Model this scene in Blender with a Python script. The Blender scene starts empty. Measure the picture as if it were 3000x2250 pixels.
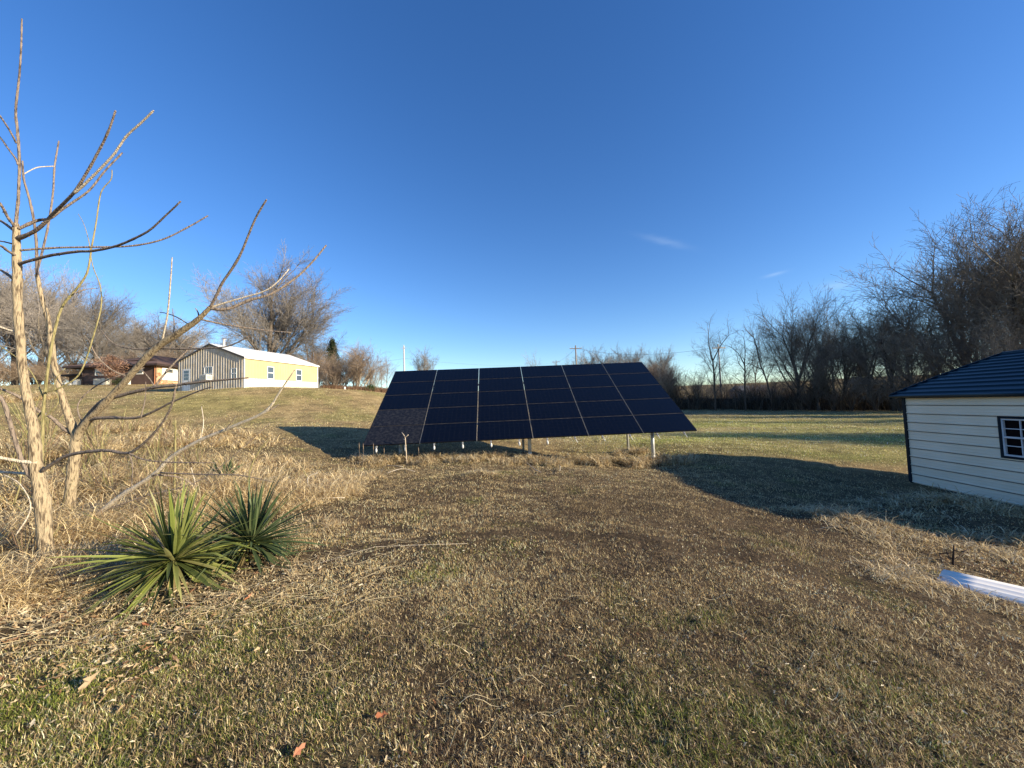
import bpy, math, random
import numpy as np
from mathutils import Vector, Matrix
S = bpy.context.scene
COL = S.collection
rad = math.radians

# ------------------------------------------------------------------ camera
PITCH, ROLL, FPX = rad(3.05), rad(1.9), 1127.0
CAMP = np.array([0, 0, 1.6])
Fv = np.array([0, math.cos(PITCH), math.sin(PITCH)])
_R0 = np.array([1., 0, 0]); _U0 = np.array([0, -math.sin(PITCH), math.cos(PITCH)])
Rv = _R0*math.cos(ROLL) - _U0*math.sin(ROLL)
Uv = _U0*math.cos(ROLL) + _R0*math.sin(ROLL)
cd = bpy.data.cameras.new('camera'); cam = bpy.data.objects.new('camera', cd); COL.objects.link(cam)
m = Matrix(((Rv[0], Uv[0], -Fv[0], CAMP[0]), (Rv[1], Uv[1], -Fv[1], CAMP[1]), (Rv[2], Uv[2], -Fv[2], CAMP[2]), (0, 0, 0, 1)))
cam.matrix_world = m
cd.sensor_width = 36; cd.sensor_fit = 'HORIZONTAL'; cd.lens = 36*FPX/3000
cd.clip_start = 0.05; cd.clip_end = 3000
S.camera = cam

# ------------------------------------------------------------------ sky and sun
SUN_EL, SUN_AZ = rad(17.5), rad(110.0)      # azimuth clockwise from +Y (view direction)
W = bpy.data.worlds.new('World'); S.world = W; W.use_nodes = True
wn, wl = W.node_tree.nodes, W.node_tree.links
wn.clear()
sky = wn.new('ShaderNodeTexSky'); sky.sky_type = 'NISHITA'; sky.sun_disc = False
sky.sun_elevation = SUN_EL; sky.sun_rotation = SUN_AZ
sky.altitude = 300; sky.air_density = 1.0; sky.dust_density = 0.15; sky.ozone_density = 3.0
bgn = wn.new('ShaderNodeBackground'); bgn.inputs[1].default_value = 0.108
wo = wn.new('ShaderNodeOutputWorld')
wl.new(bgn.outputs[0], wo.inputs[0])
hsv = wn.new('ShaderNodeHueSaturation'); hsv.inputs['Saturation'].default_value = 1.23; hsv.inputs['Hue'].default_value = .511; wl.new(sky.outputs[0], hsv.inputs['Color'])
WCOL = hsv.outputs[0]

sd = bpy.data.lights.new('sun', 'SUN'); sd.energy = 5.0; sd.angle = rad(0.55); sd.color = (1.0, 0.86, 0.64)
sun = bpy.data.objects.new('sun', sd); COL.objects.link(sun)
sdir = Vector((math.sin(SUN_AZ)*math.cos(SUN_EL), math.cos(SUN_AZ)*math.cos(SUN_EL), math.sin(SUN_EL)))
sun.rotation_euler = sdir.to_track_quat('Z', 'Y').to_euler(); sun.location = sdir*50
S.view_settings.view_transform = 'Standard'; S.view_settings.look = 'None'
S.view_settings.exposure = 1.08; S.view_settings.gamma = 1.0
S.render.engine = 'CYCLES'

# ------------------------------------------------------------------ pixel helpers (3000 px photo -> world)
def ray(u, v): return Fv + Rv*(u-1500)/FPX - Uv*(v-1125)/FPX
def at(u, v, y): d = ray(u, v); return CAMP + d*(y/d[1])
def atz(u, v, z): d = ray(u, v); return CAMP + d*((z-1.6)/d[2])

# three thin cirrus wisps in the sky, fixed in world directions
def wmath(op, a, b=None, c=None):
    n = wn.new('ShaderNodeMath'); n.operation = op
    for i, x in enumerate((a, b, c)):
        if x is None: continue
        if isinstance(x, (int, float)): n.inputs[i].default_value = x
        else: wl.new(x, n.inputs[i])
    return n.outputs[0]
def wdot(vec, sock):
    n = wn.new('ShaderNodeVectorMath'); n.operation = 'DOT_PRODUCT'
    wl.new(sock, n.inputs[0]); n.inputs[1].default_value = vec
    return n.outputs['Value']
tc = wn.new('ShaderNodeTexCoord')
nz = wn.new('ShaderNodeTexNoise'); nz.inputs['Scale'].default_value = 16; nz.inputs['Detail'].default_value = 6
mp = wn.new('ShaderNodeMapping'); wl.new(tc.outputs['Generated'], mp.inputs[0]); mp.inputs['Scale'].default_value = (1, 1, 5)
wl.new(mp.outputs[0], nz.inputs['Vector'])
tot = None
for (a, b, w_, s_) in (((1875, 690), (2020, 725), 10, .09), ((2236, 812), (2305, 795), 5, .14), ((2400, 842), (2505, 830), 13, .14)):
    A = ray(*a); B = ray(*b); A /= np.linalg.norm(A); B /= np.linalg.norm(B)
    M_ = A+B; M_ /= np.linalg.norm(M_); T1 = B-A; L = np.linalg.norm(T1); T1 /= L; T2 = np.cross(M_, T1)
    x = wdot(tuple(T1), tc.outputs['Generated']); y = wdot(tuple(T2), tc.outputs['Generated'])
    x0 = float(M_@T1)
    x = wmath('DIVIDE', x, L*.42); nn = wmath('MULTIPLY_ADD', nz.outputs['Fac'], w_/FPX*1.2, -w_/FPX*.6)
    y = wmath('ADD', y, nn); y = wmath('DIVIDE', y, w_/FPX*.75)
    q = wmath('ADD', wmath('POWER', wmath('ABSOLUTE', x), 2.0), wmath('POWER', wmath('ABSOLUTE', y), 2.0))
    g_ = wmath('MULTIPLY', wmath('EXPONENT', wmath('MULTIPLY', q, -1.0)), s_)
    f_ = wmath('GREATER_THAN', wdot(tuple(M_), tc.outputs['Generated']), 0.5)
    g_ = wmath('MULTIPLY', g_, f_)
    tot = g_ if tot is None else wmath('ADD', tot, g_)
mx = wn.new('ShaderNodeMix'); mx.data_type = 'RGBA'
wl.new(tot, mx.inputs['Factor']); wl.new(WCOL, mx.inputs['A']); mx.inputs['B'].default_value = (4.2, 4.9, 5.6, 1)
wl.new(mx.outputs['Result'], bgn.inputs[0])

# ------------------------------------------------------------------ numpy noise and terrain
_rg = np.random.RandomState(7)
_tab = _rg.rand(256, 256)
def vnoise(x, y):
    xi = np.floor(x).astype(int); yi = np.floor(y).astype(int)
    fx = x-xi; fy = y-yi; fx = fx*fx*(3-2*fx); fy = fy*fy*(3-2*fy)
    a = _tab[xi & 255, yi & 255]; b = _tab[(xi+1) & 255, yi & 255]
    c = _tab[xi & 255, (yi+1) & 255]; d = _tab[(xi+1) & 255, (yi+1) & 255]
    return (a*(1-fx)+b*fx)*(1-fy)+(c*(1-fx)+d*fx)*fy
def fbm(x, y, o=4):
    s = 0; a = .5; t = 0
    for i in range(o):
        s = s+a*vnoise(x+13.7*i, y+5.3*i); t += a; a *= .5; x = x*2.03; y = y*2.03
    return s/t
CP = [(0,0,0),(0,2,0),(0,-10,.1),(0,-60,0),(-60,-60,1),(60,-60,0),(-60,0,2),(60,0,-.6),
 (-2,4,0),(-5,4,.02),(-5.5,6,.08),(-9,6,.35),(-14,8,.8),(3,4,-.15),(5,4.2,-.42),(8,5,-.68),(12,4,-.85),(0,7,-.08),(3,8,-.28),
 (7,8,-.66),(10.2,4.5,-.82),(10.5,7.5,-.83),(10.8,10.4,-.85),(16,8,-.9),(16,14,-.85),(-4.8,11.8,.02),(0,13,-.22),(5.5,13,-.34),(5.5,16,-.32),(-1,16,-.12),
 (4.7,13.4,-.5),(-12,18,.93),(-8,12,.42),(-9,15,.62),(-7,20,.7),(-14,20,1.02),(-20,21,1.15),(-30,20,1.5),(-19,26,2.1),(-12,26,1.6),(-28,26,2.5),
 (-21,29,3.05),(-23.1,33,3.82),(-21,41.5,3.85),(-31,35,3.8),(-14,34,3.25),(-17,40,3.6),(-14,45,3.3),(-38,30,3.2),(-40,40,4.5),(-48,48,5.65),(-40,50,5.6),(-35,44,4.75),(-60,55,6.6),(-25,60,4.6),(-50,75,7),
 (0,25,-.1),(0,45,1.0),(0,70,2.2),(10,35,-.1),(9,20,-.4),(15,17,-.6),(20,30,-.42),(28,56,0),(16,57,.3),(38,50,-.35),(48,46,-.45),(35,25,-.6),(60,35,-.6),
 (60,80,.2),(30,90,1.5),(-10,110,4),(-80,110,8),(50,140,2.5),(100,90,1),(70,260,9),(0,260,9),(-120,260,14),(200,200,10),(150,0,0),(-150,0,5),(0,-150,0)]
CP = np.array(CP, float)
def _k(d2): return np.sqrt(d2+9.0)
_A = _k(((CP[:, None, :2]-CP[None, :, :2])**2).sum(-1))
_n = len(CP); _M = np.zeros((_n+3, _n+3)); _M[:_n, :_n] = _A-np.eye(_n)*.02
_P = np.c_[np.ones(_n), CP[:, :2]/100]; _M[:_n, _n:] = _P; _M[_n:, :_n] = _P.T
_Wt = np.linalg.solve(_M, np.r_[CP[:, 2], 0, 0, 0])
MOUNDS = []
def mound(u, v, z, r, h): p = atz(u, v, z); MOUNDS.append((p[0], p[1], r, h))
mound(1395, 1405, -.15, .55, .16)
mound(2560, 1560, -.55, .8, .13); mound(2790, 1500, -.75, .9, .2); mound(2990, 1560, -.7, .6, .2); mound(1790, 1345, -.3, .9, .10)
mound(2350, 1530, -.5, .6, .08); mound(650, 1470, .1, .9, .15); mound(250, 1650, .0, .6, .06)
def hgt(x, y):
    x = np.asarray(x, float); y = np.asarray(y, float)
    sh = x.shape; x = x.ravel(); y = y.ravel(); out = np.empty(len(x))
    for i in range(0, len(x), 40000):
        a = x[i:i+40000]; b = y[i:i+40000]
        s = np.full(len(a), _Wt[_n])+_Wt[_n+1]*a/100+_Wt[_n+2]*b/100
        for j in range(_n): s += _Wt[j]*np.sqrt((a-CP[j, 0])**2+(b-CP[j, 1])**2+9.0)
        d = np.sqrt(a*a+b*b)
        s += (fbm(a*1.1, b*1.1, 3)-.5)*.09*np.clip(d/5, .5, 1.2)+(fbm(a*.25+9, b*.25, 2)-.5)*.12*np.clip((d-3)/10, 0, 1)
        s += (fbm(a*6+3, b*6, 2)-.5)*.030
        for (mx_, my_, r_, h_) in MOUNDS: s += h_*np.exp(-((a-mx_)**2+(b-my_)**2)/(r_*r_))
        out[i:i+40000] = s
    return out.reshape(sh)
def gz(x, y): return float(hgt(np.array([x]), np.array([y]))[0])

# ------------------------------------------------------------------ tagging and mesh helpers
def tag(o, label, cat, group=None, kind=None):
    if label: o['label'] = label
    if cat: o['category'] = cat
    if group: o['group'] = group
    if kind: o['kind'] = kind
    return o
def empty(name, loc=(0, 0, 0), rz=0):
    o = bpy.data.objects.new(name, None); COL.objects.link(o); o.location = loc; o.rotation_euler = (0, 0, rz); o.empty_display_size = .2
    return o
def mesh_np(name, V, Fc, mat, parent=None, smooth=False, col=None, loc=None):
    """V (n,3), Fc: list of int arrays (m,k) with different k"""
    me = bpy.data.meshes.new(name)
    V = np.asarray(V, np.float32); me.vertices.add(len(V)); me.vertices.foreach_set('co', V.ravel())
    fl = [np.asarray(f, np.int32) for f in Fc if len(f)]
    idx = np.concatenate([f.ravel() for f in fl]); tot = np.concatenate([np.full(len(f), f.shape[1], np.int32) for f in fl])
    st = np.concatenate([[0], np.cumsum(tot)[:-1]]).astype(np.int32)
    me.loops.add(len(idx)); me.loops.foreach_set('vertex_index', idx)
    me.polygons.add(len(tot)); me.polygons.foreach_set('loop_start', st); me.polygons.foreach_set('loop_total', tot)
    me.polygons.foreach_set('use_smooth', np.full(len(tot), bool(smooth)))
    if col is not None:
        ca = me.color_attributes.new('tint', 'FLOAT_COLOR', 'POINT')
        c4 = np.ones((len(V), 4), np.float32); c4[:, :3] = col; ca.data.foreach_set('color', c4.ravel())
    me.update(calc_edges=True); me.validate()
    me.materials.append(mat)
    o = bpy.data.objects.new(name, me); COL.objects.link(o)
    if parent: o.parent = parent
    if loc is not None: o.location = loc
    return o
class MB:
    def __init__(s): s.v = []; s.f = []
    def add(s, vs, fs):
        b = len(s.v); s.v += [tuple(map(float, q)) for q in vs]; s.f += [tuple(b+i for i in q) for q in fs]; return s
    def box(s, x0, x1, y0, y1, z0, z1):
        return s.add([(x0,y0,z0),(x1,y0,z0),(x1,y1,z0),(x0,y1,z0),(x0,y0,z1),(x1,y0,z1),(x1,y1,z1),(x0,y1,z1)],
                     [(0,3,2,1),(4,5,6,7),(0,1,5,4),(1,2,6,5),(2,3,7,6),(3,0,4,7)])
    def obox(s, O, X, Y, Z):
        O, X, Y, Z = map(np.array, (O, X, Y, Z))
        c = [O, O+X, O+X+Y, O+Y, O+Z, O+X+Z, O+X+Y+Z, O+Y+Z]
        return s.add(c, [(0,3,2,1),(4,5,6,7),(0,1,5,4),(1,2,6,5),(2,3,7,6),(3,0,4,7)])
    def prism(s, poly, ext):           # polygon (3-D pts) extruded by ext
        n = len(poly); e = np.array(ext); vs = [np.array(p) for p in poly]+[np.array(p)+e for p in poly]
        return s.add(vs, [tuple(range(n))[::-1], tuple(range(n, 2*n))]+[(i, (i+1) % n, n+(i+1) % n, n+i) for i in range(n)])
    def tube(s, pts, rr, n=8, cap=True):
        pts = [Vector(p) for p in pts]
        if isinstance(rr, (int, float)): rr = [rr]*len(pts)
        N = None; rings = []
        for i, p in enumerate(pts):
            t = (pts[min(i+1, len(pts)-1)]-pts[max(i-1, 0)]).normalized()
            if N is None: N = t.orthogonal().normalized()
            N = (N-t*N.dot(t)).normalized(); B = t.cross(N)
            rings.append([p+(N*math.cos(a)+B*math.sin(a))*rr[i] for a in [2*math.pi*k/n for k in range(n)]])
        b = len(s.v)
        for r_ in rings: s.v += [tuple(q) for q in r_]
        for i in range(len(pts)-1):
            for k in range(n): s.f.append((b+i*n+k, b+i*n+(k+1) % n, b+(i+1)*n+(k+1) % n, b+(i+1)*n+k))
        if cap:
            s.f.append(tuple(b+k for k in range(n))[::-1]); s.f.append(tuple(b+(len(pts)-1)*n+k for k in range(n)))
        return s
    def build(s, name, mat, parent=None, smooth=False, bevel=0):
        me = bpy.data.meshes.new(name); me.from_pydata(s.v, [], s.f); me.update()
        me.materials.append(mat)
        if smooth: me.polygons.foreach_set('use_smooth', [True]*len(me.polygons))
        o = bpy.data.objects.new(name, me); COL.objects.link(o)
        if parent: o.parent = parent
        if bevel:
            b = o.modifiers.new('bevel', 'BEVEL'); b.width = bevel; b.segments = 2; b.limit_method = 'ANGLE'
        return o

# ------------------------------------------------------------------ materials
def mat(name, c1, c2=None, scale=4, rough=.7, metal=0, bump=0, bscale=None, stretch=(1, 1, 1), spec=.3, coords='Object', detail=5, trans=0, lo=.35, hi=.65):
    M = bpy.data.materials.new(name); M.use_nodes = True
    n, l = M.node_tree.nodes, M.node_tree.links; p = n['Principled BSDF']
    p.inputs['Roughness'].default_value = rough; p.inputs['Metallic'].default_value = metal; p.inputs['Specular IOR Level'].default_value = spec
    c = n.new('ShaderNodeTexCoord'); mp = n.new('ShaderNodeMapping'); mp.inputs['Scale'].default_value = stretch
    l.new(c.outputs[coords], mp.inputs[0])
    t = n.new('ShaderNodeTexNoise'); t.inputs['Scale'].default_value = scale; t.inputs['Detail'].default_value = detail; l.new(mp.outputs[0], t.inputs['Vector'])
    r = n.new('ShaderNodeValToRGB'); r.color_ramp.elements[0].position = lo; r.color_ramp.elements[1].position = hi
    r.color_ramp.elements[0].color = (*c1, 1); r.color_ramp.elements[1].color = (*(c2 or c1), 1)
    l.new(t.outputs['Fac'], r.inputs[0]); l.new(r.outputs[0], p.inputs['Base Color'])
    if bump:
        t2 = n.new('ShaderNodeTexNoise'); t2.inputs['Scale'].default_value = bscale or scale*4; t2.inputs['Detail'].default_value = 4; l.new(mp.outputs[0], t2.inputs['Vector'])
        b = n.new('ShaderNodeBump'); b.inputs['Strength'].default_value = bump; b.inputs['Distance'].default_value = .02
        l.new(t2.outputs['Fac'], b.inputs['Height']); l.new(b.outputs[0], p.inputs['Normal'])
    return M
def blade_mat(name, tr=.3, rough=.6):
    M = bpy.data.materials.new(name); M.use_nodes = True
    n, l = M.node_tree.nodes, M.node_tree.links; n.clear()
    a = n.new('ShaderNodeVertexColor'); a.layer_name = 'tint'
    p = n.new('ShaderNodeBsdfPrincipled'); p.inputs['Roughness'].default_value = rough; p.inputs['Specular IOR Level'].default_value = .25
    t = n.new('ShaderNodeBsdfTranslucent'); mix = n.new('ShaderNodeMixShader'); mix.inputs[0].default_value = tr
    o = n.new('ShaderNodeOutputMaterial')
    l.new(a.outputs[0], p.inputs['Base Color']); l.new(a.outputs[0], t.inputs[0])
    l.new(p.outputs[0], mix.inputs[1]); l.new(t.outputs[0], mix.inputs[2]); l.new(mix.outputs[0], o.inputs[0])
    return M
GRASS = blade_mat('grass_blades', .3)
LEAFM = blade_mat('leaf_blades', .25, .45)

# ------------------------------------------------------------------ ground colouring (what grows where)
def blob(x, y, cx, cy, r, k=2.0): return np.exp(-(((x-cx)**2+(y-cy)**2)/(r*r))**(k/2))
def wpt(u, v, z=0): p = atz(u, v, z); return p[0], p[1]
GREENS = [(*wpt(150, 2050), .75, .95), (*wpt(450, 2150), .6, .9), (*wpt(750, 1900), .5, .7), (*wpt(900, 2150), .5, .5), (*wpt(1950, 2080), .45, .8), (*wpt(2160, 2150), .45, .9), (*wpt(1480, 1605), .3, .6),
          (*wpt(1400, 1900), .4, .35), (*wpt(2500, 2050, -.2), .5, .45), (*wpt(600, 1960), .5, .8), (*wpt(50, 2200), .5, .9)]
def green_mask(x, y):
    g = np.zeros_like(x)
    for (cx, cy, r, s) in GREENS: g = np.maximum(g, s*blob(x, y, cx, cy, r))
    n = fbm(x*1.3+40, y*1.3, 4); n2 = fbm(x*4+10, y*4, 3)
    near = np.clip(g*(.40+1.3*(n2-.25)), 0, 1)
    base = np.clip((n-.62)*5, 0, 1)*.5
    fieldg = np.clip((x-1.5)/4, 0, 1)*np.clip((y-12.3)/1.5, 0, 1)*np.clip((46-y)/20, 0, 1)
    fieldg = fieldg*(.50+.7*(fbm(x*.15, y*.4, 3)-.4)*2)
    hill = np.clip((y-17)/5, 0, 1)*np.clip((-x-3)/6, 0, 1)*np.clip(fbm(x*.35+5, y*.5, 4)*5-2.3, 0, 1)*.36
    return np.clip(np.maximum(np.maximum(near, base), np.maximum(fieldg, hill)), 0, 1)
def brown_mask(x, y):
    b = blob(x, y, 2.2, 5.0, 3.6)*.7
    b = np.maximum(b, blob(x, y, 1.5, 8.5, 3.2)*.55)
    b = np.maximum(b, blob(x, y, 0.3, 2.6, 1.6)*.5)
    b = np.maximum(b, np.clip((x-6)/3, 0, 1)*np.clip((12-y)/3, 0, 1)*.7)
    b = np.maximum(b, np.clip((x-4)/5, 0, 1)*np.clip((y-30)/12, 0, 1)*.5)
    return np.clip(b*(.5+1.2*(fbm(x*.9+70, y*.9, 4)-.15)), 0, 1)
DRY = np.array([.56, .41, .195]); PALE = np.array([.84, .69, .40]); BRN = np.array([.165, .112, .070]); GRN = np.array([.12, .155, .028]); LIME = np.array([.34, .36, .075])
def grass_col(x, y, r):
    n = len(x); g = green_mask(x, y); b = brown_mask(x, y)
    r1 = r.rand(n); r2 = r.rand(n); r3 = r.rand(n)
    c = np.where((r1 < .40)[:, None], PALE, DRY)
    fz = np.clip((y-12.5)/2, 0, 1)
    c = np.where((r2 < (b*.60+.14+.35*np.clip((fbm(x*2.2+30, y*2.2, 3)-.5)*4, 0, 1))*(1-.7*fz))[:, None], BRN, c)
    gg = np.where((r.rand(n) < .4+.4*(y > 12))[:, None], LIME, GRN)
    c = np.where((r3 < g*.78)[:, None], gg, c)
    sh = .62+.85*fbm(x*.8+3, y*.8+8, 3)[:, None]
    sh = sh*(1+.75*np.clip((y-12)/4, 0, 1)*np.clip(x/3, 0, 1))[:, None]
    return np.clip(c*(.55+.75*r.rand(n))[:, None]*sh, 0, .86)

# ------------------------------------------------------------------ ground sheet
rr_ = np.r_[0.02, np.linspace(.3, 14, 190), 14*np.exp(np.linspace(.02, math.log(1400/14), 120))]
na = 640; aa = np.linspace(0, 2*np.pi, na, endpoint=False)
# denser angles in the half that faces the buildings
aa = aa+.38*np.sin(aa-np.pi/2+np.pi)*1.0; aa = np.sort(np.mod(aa, 2*np.pi))
RR, AA = np.meshgrid(rr_, aa, indexing='ij')
GX = RR*np.cos(AA); GY = RR*np.sin(AA); GZ = hgt(GX, GY)
V = np.stack([GX, GY, GZ], -1).reshape(-1, 3)
I = np.arange(len(rr_)-1)[:, None]*na; J = np.arange(na)[None, :]; J2 = (J+1) % na
Fq = np.stack([I+J, I+na+J, I+na+J2, I+J2], -1).reshape(-1, 4)
gx, gy = V[:, 0], V[:, 1]; g_ = green_mask(gx, gy)[:, None]; b_ = brown_mask(gx, gy)[:, None]
far = np.clip((np.hypot(gx, gy)-9)/14, 0, 1)[:, None]
soil = np.array([.055, .038, .024]); turf = (DRY*.50*(1-b_*.55)+BRN*.3*b_)*(.55+.95*fbm(gx*.5, gy*.9, 4)[:, None])
turf = turf*(1-g_*.75)+(GRN*.95+LIME*.25)*g_*.75
bed = np.maximum(blob(gx, gy, -5.5, 5.5, 3.2, 4), blob(gx, gy, -3.2, 3.7, 1.5, 4))[:, None]
near = soil*(1-g_*.5)+GRN*.5*g_*.5+DRY*.06
gcol = near*(1-far)+turf*far
gm = bpy.data.materials.new('ground'); gm.use_nodes = True
n, l = gm.node_tree.nodes, gm.node_tree.links; p = n['Principled BSDF']; p.inputs['Roughness'].default_value = .95; p.inputs['Specular IOR Level'].default_value = .1
a = n.new('ShaderNodeVertexColor'); a.layer_name = 'tint'; c = n.new('ShaderNodeTexCoord')
def noise(sc, det=5, rgh=.6):
    t = n.new('ShaderNodeTexNoise'); t.inputs['Scale'].default_value = sc; t.inputs['Detail'].default_value = det; t.inputs['Roughness'].default_value = rgh
    l.new(c.outputs['Object'], t.inputs['Vector']); return t.outputs['Fac']
def ramp(s, a0, a1, p0=.3, p1=.7):
    r = n.new('ShaderNodeValToRGB'); r.color_ramp.elements[0].position = p0; r.color_ramp.elements[1].position = p1
    r.color_ramp.elements[0].color = (a0, a0, a0, 1); r.color_ramp.elements[1].color = (a1, a1, a1, 1); l.new(s, r.inputs[0]); return r.outputs[0]
def mul(A_, B_):
    q = n.new('ShaderNodeMix'); q.data_type = 'RGBA'; q.blend_type = 'MULTIPLY'; q.inputs['Factor'].default_value = 1; l.new(A_, q.inputs['A']); l.new(B_, q.inputs['B']); return q.outputs['Result']
cc = mul(a.outputs[0], ramp(noise(1.3), .62, 1.35)); cc = mul(cc, ramp(noise(11), .55, 1.5)); cc = mul(cc, ramp(noise(60, 3), .6, 1.4))
l.new(cc, p.inputs['Base Color'])
bm_ = n.new('ShaderNodeBump'); bm_.inputs['Strength'].default_value = 1; bm_.inputs['Distance'].default_value = .05
l.new(noise(22, 6, .7), bm_.inputs['Height']); l.new(bm_.outputs[0], p.inputs['Normal'])
tag(mesh_np('ground', V, [Fq], gm, smooth=True, col=gcol), None, None, kind='structure')

# ------------------------------------------------------------------ grass blades
def blades(x, y, z, L, w, tilt, az, col, r, curve=.5, segs=2, name='grass', facing=None):
    """each blade a bent strip; returns V,F,C arrays"""
    n = len(x); u = np.stack([np.cos(az), np.sin(az), 0*az], -1)
    sa = az+np.pi/2+r.uniform(-.9, .9, n); s = np.stack([np.cos(sa), np.sin(sa), 0*az], -1)*(w/2)[:, None]
    P = np.stack([x, y, z], -1); Vs = []; t0 = tilt.copy(); Q = P.copy()
    Vs += [Q-s, Q+s]
    for k in range(1, segs+1):
        d = u*np.sin(t0)[:, None]; d[:, 2] = np.cos(t0)
        Q = Q+d*(L/segs)[:, None]
        if k < segs: Vs += [Q-s*(1-.35*k/segs), Q+s*(1-.35*k/segs)]
        else: Vs += [Q]
        t0 = np.minimum(t0+curve/segs*2, 1.9)
    m_ = len(Vs); V = np.stack(Vs, 1).reshape(-1, 3); b = (np.arange(n)*m_)[:, None]
    quads = [b+np.array([[2*k, 2*k+1, 2*k+3, 2*k+2]]) for k in range(segs-1)]
    tri = b+np.array([[2*segs-2, 2*segs-1, 2*segs]])
    C = np.repeat(col, m_, 0)
    return V, (np.concatenate(quads) if quads else np.zeros((0, 4), int)), tri, C
def join(parts):
    V = []; Q = []; T = []; C = []; b = 0
    for (v, q, t, c) in parts:
        V.append(v); Q.append(q+b); T.append(t+b); C.append(c); b += len(v)
    return np.concatenate(V), [np.concatenate(Q), np.concatenate(T)], np.concatenate(C)
def wedge(r, n, d0, d1, half=1.02, p=None):
    d = np.exp(r.uniform(math.log(d0), math.log(d1), n)); a = r.uniform(-half, half, n)
    return d*np.sin(a), d*np.cos(a), d
SHED_KEEP = lambda x, y: ~((x > 10.0) & (x < 16) & (y > 4) & (y < 10.6) & (x > 10.0+(y-4.3)*.1))
BED = lambda x, y: np.maximum(blob(x, y, -6.3, 5.6, 3.0, 4), blob(x, y, -4.6, 3.9, 1.9, 4))
def lawn():
    r = np.random.RandomState(3); parts = []
    for (N, d0, d1, seg) in ((560000, 1.1, 5.0, 2), (400000, 5.0, 14, 1), (280000, 14, 75, 1)):
        if d0 < 2:
            d = np.sqrt(r.uniform(d0**2, d1**2, N))*1.0; d = d0+(d-d0)*r.uniform(.55, 1, N); a = r.uniform(-1.12, 1.12, N); x, y = d*np.sin(a), d*np.cos(a)
        else: x, y, d = wedge(r, N, d0, d1)
        clump = fbm(x*9, y*9, 2); keep = r.rand(N) < np.clip(clump*2.2-.25, .12, 1)
        x, y, d = x[keep], y[keep], d[keep]
        k = SHED_KEEP(x, y); x, y, d = x[k], y[k], d[k]
        n = len(x); z = hgt(x, y)-.004
        g = green_mask(x, y)
        L = (r.uniform(.014, .044, n)+.02*g*r.rand(n))*(1+.9*(fbm(x*2.5, y*2.5, 3)-.5))*np.clip((d/7)**.33, 1, 2.1)
        w = r.uniform(.0018, .0040, n)*np.clip(d/3.2, 1, 9)
        tilt = np.abs(r.normal(.75, .42, n)); az = r.uniform(0, 2*np.pi, n)
        col = grass_col(x, y, r)
        col = np.where(((d > 9) & (r.rand(n) < .5))[:, None], col*.5+col.mean(0)*.5, col)
        parts.append(blades(x, y, z, L, w, tilt, az, col, r, .45, seg))
    V, Fc, C = join(parts)
    o = mesh_np('grass', V, Fc, GRASS, col=C)
    tag(o, 'short dormant tan and brown lawn grass with green patches', 'grass', kind='stuff')
lawn()

def tall(name, label, spots, r, hL=(.25, .55), w=.005, tilt=(.35, .35), pal=None, curve=.9, gr=None):
    """spots: (x,y,radius,count,heightscale[,lean azimuth])"""
    parts = []
    for sp in spots:
        cx, cy, R_, N, hs = sp[:5]; N = int(N)
        ncl = max(3, N//28); ca = r.uniform(0, 2*np.pi, ncl); cr = R_*np.sqrt(r.rand(ncl)); kx, ky = cx+cr*np.cos(ca), cy+cr*np.sin(ca); kl = r.uniform(0, 2*np.pi, ncl)
        idx = r.randint(0, ncl, N); x = kx[idx]+r.normal(0, .055, N); y = ky[idx]+r.normal(0, .055, N)
        ok = SHED_KEEP(x, y); x, y, idx = x[ok], y[ok], idx[ok]; N = len(x)
        z = hgt(x, y)-.01; ch = (.6+.7*r.rand(ncl))[idx]
        L = r.uniform(hL[0], hL[1], N)*hs*ch; az = kl[idx]+r.normal(0, 1.1, N)
        if len(sp) > 5: az = sp[5]+r.normal(0, .7, N)
        t = np.abs(r.normal(tilt[0], tilt[1], N)); d = np.hypot(x, y)
        ww = w*r.uniform(.6, 1.3, N)*np.clip(d/5, 1, 4)
        P_ = np.array(pal or [(.62, .50, .29), (.50, .38, .20), (.72, .61, .39), (.24, .16, .085)])
        col = P_[r.randint(0, len(P_), N)]*r.uniform(.7, 1.25, N)[:, None]
        parts.append(blades(x, y, z, L, ww, t, az, col, r, curve, 4))
    V, Fc, C = join(parts)
    return tag(mesh_np(name, V, Fc, GRASS, col=C), label, 'grass', kind='stuff')
r = np.random.RandomState(11)
sp = []
for (u, v, z, R_, N, hs) in ((60, 1600, .05, .9, 2600, .8), (260, 1560, .05, .9, 2200, .8), (120, 1400, .12, 1.4, 3600, .9), (420, 1450, .08, 1.3, 3200, .85), (640, 1480, .08, .8, 3000, .9), (820, 1470, .05, .8, 2000, .65),
                       (300, 1310, .25, 2.2, 4200, .9), (560, 1330, .25, 1.8, 3600, .8), (40, 1280, .35, 2.5, 4200, 1.), (900, 1420, .05, 1.0, 1200, .5), (120, 1720, .02, .5, 1500, .6), (20, 1740, .02, .4, 1200, .6), (250, 1700, .0, .35, 700, .45), (760, 1380, .15, 1.2, 1500, .6),
                       (700, 1330, .2, 1.5, 1400, .5), (470, 1550, 0.05, .6, 1500, .6), (930, 1440, .05, .8, 2200, .62), (1010, 1400, .02, .9, 1200, .42), (560, 1420, .1, 1.0, 2600, .8), (180, 1480, .1, 1.0, 2600, .9), (860, 1560, .0, .5, 500, .35)):
    p_ = atz(u, v, z); sp.append((p_[0], p_[1], R_, N*2.1, hs*1.1))
tall('dry_tall_grass', 'tangled bed of tall dead straw coloured grass around the young bare trees', sp, r, (.3, .75), .0055, (.72, .42), [(.70, .56, .31), (.60, .45, .23), (.80, .67, .42), (.26, .17, .09)])
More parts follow.
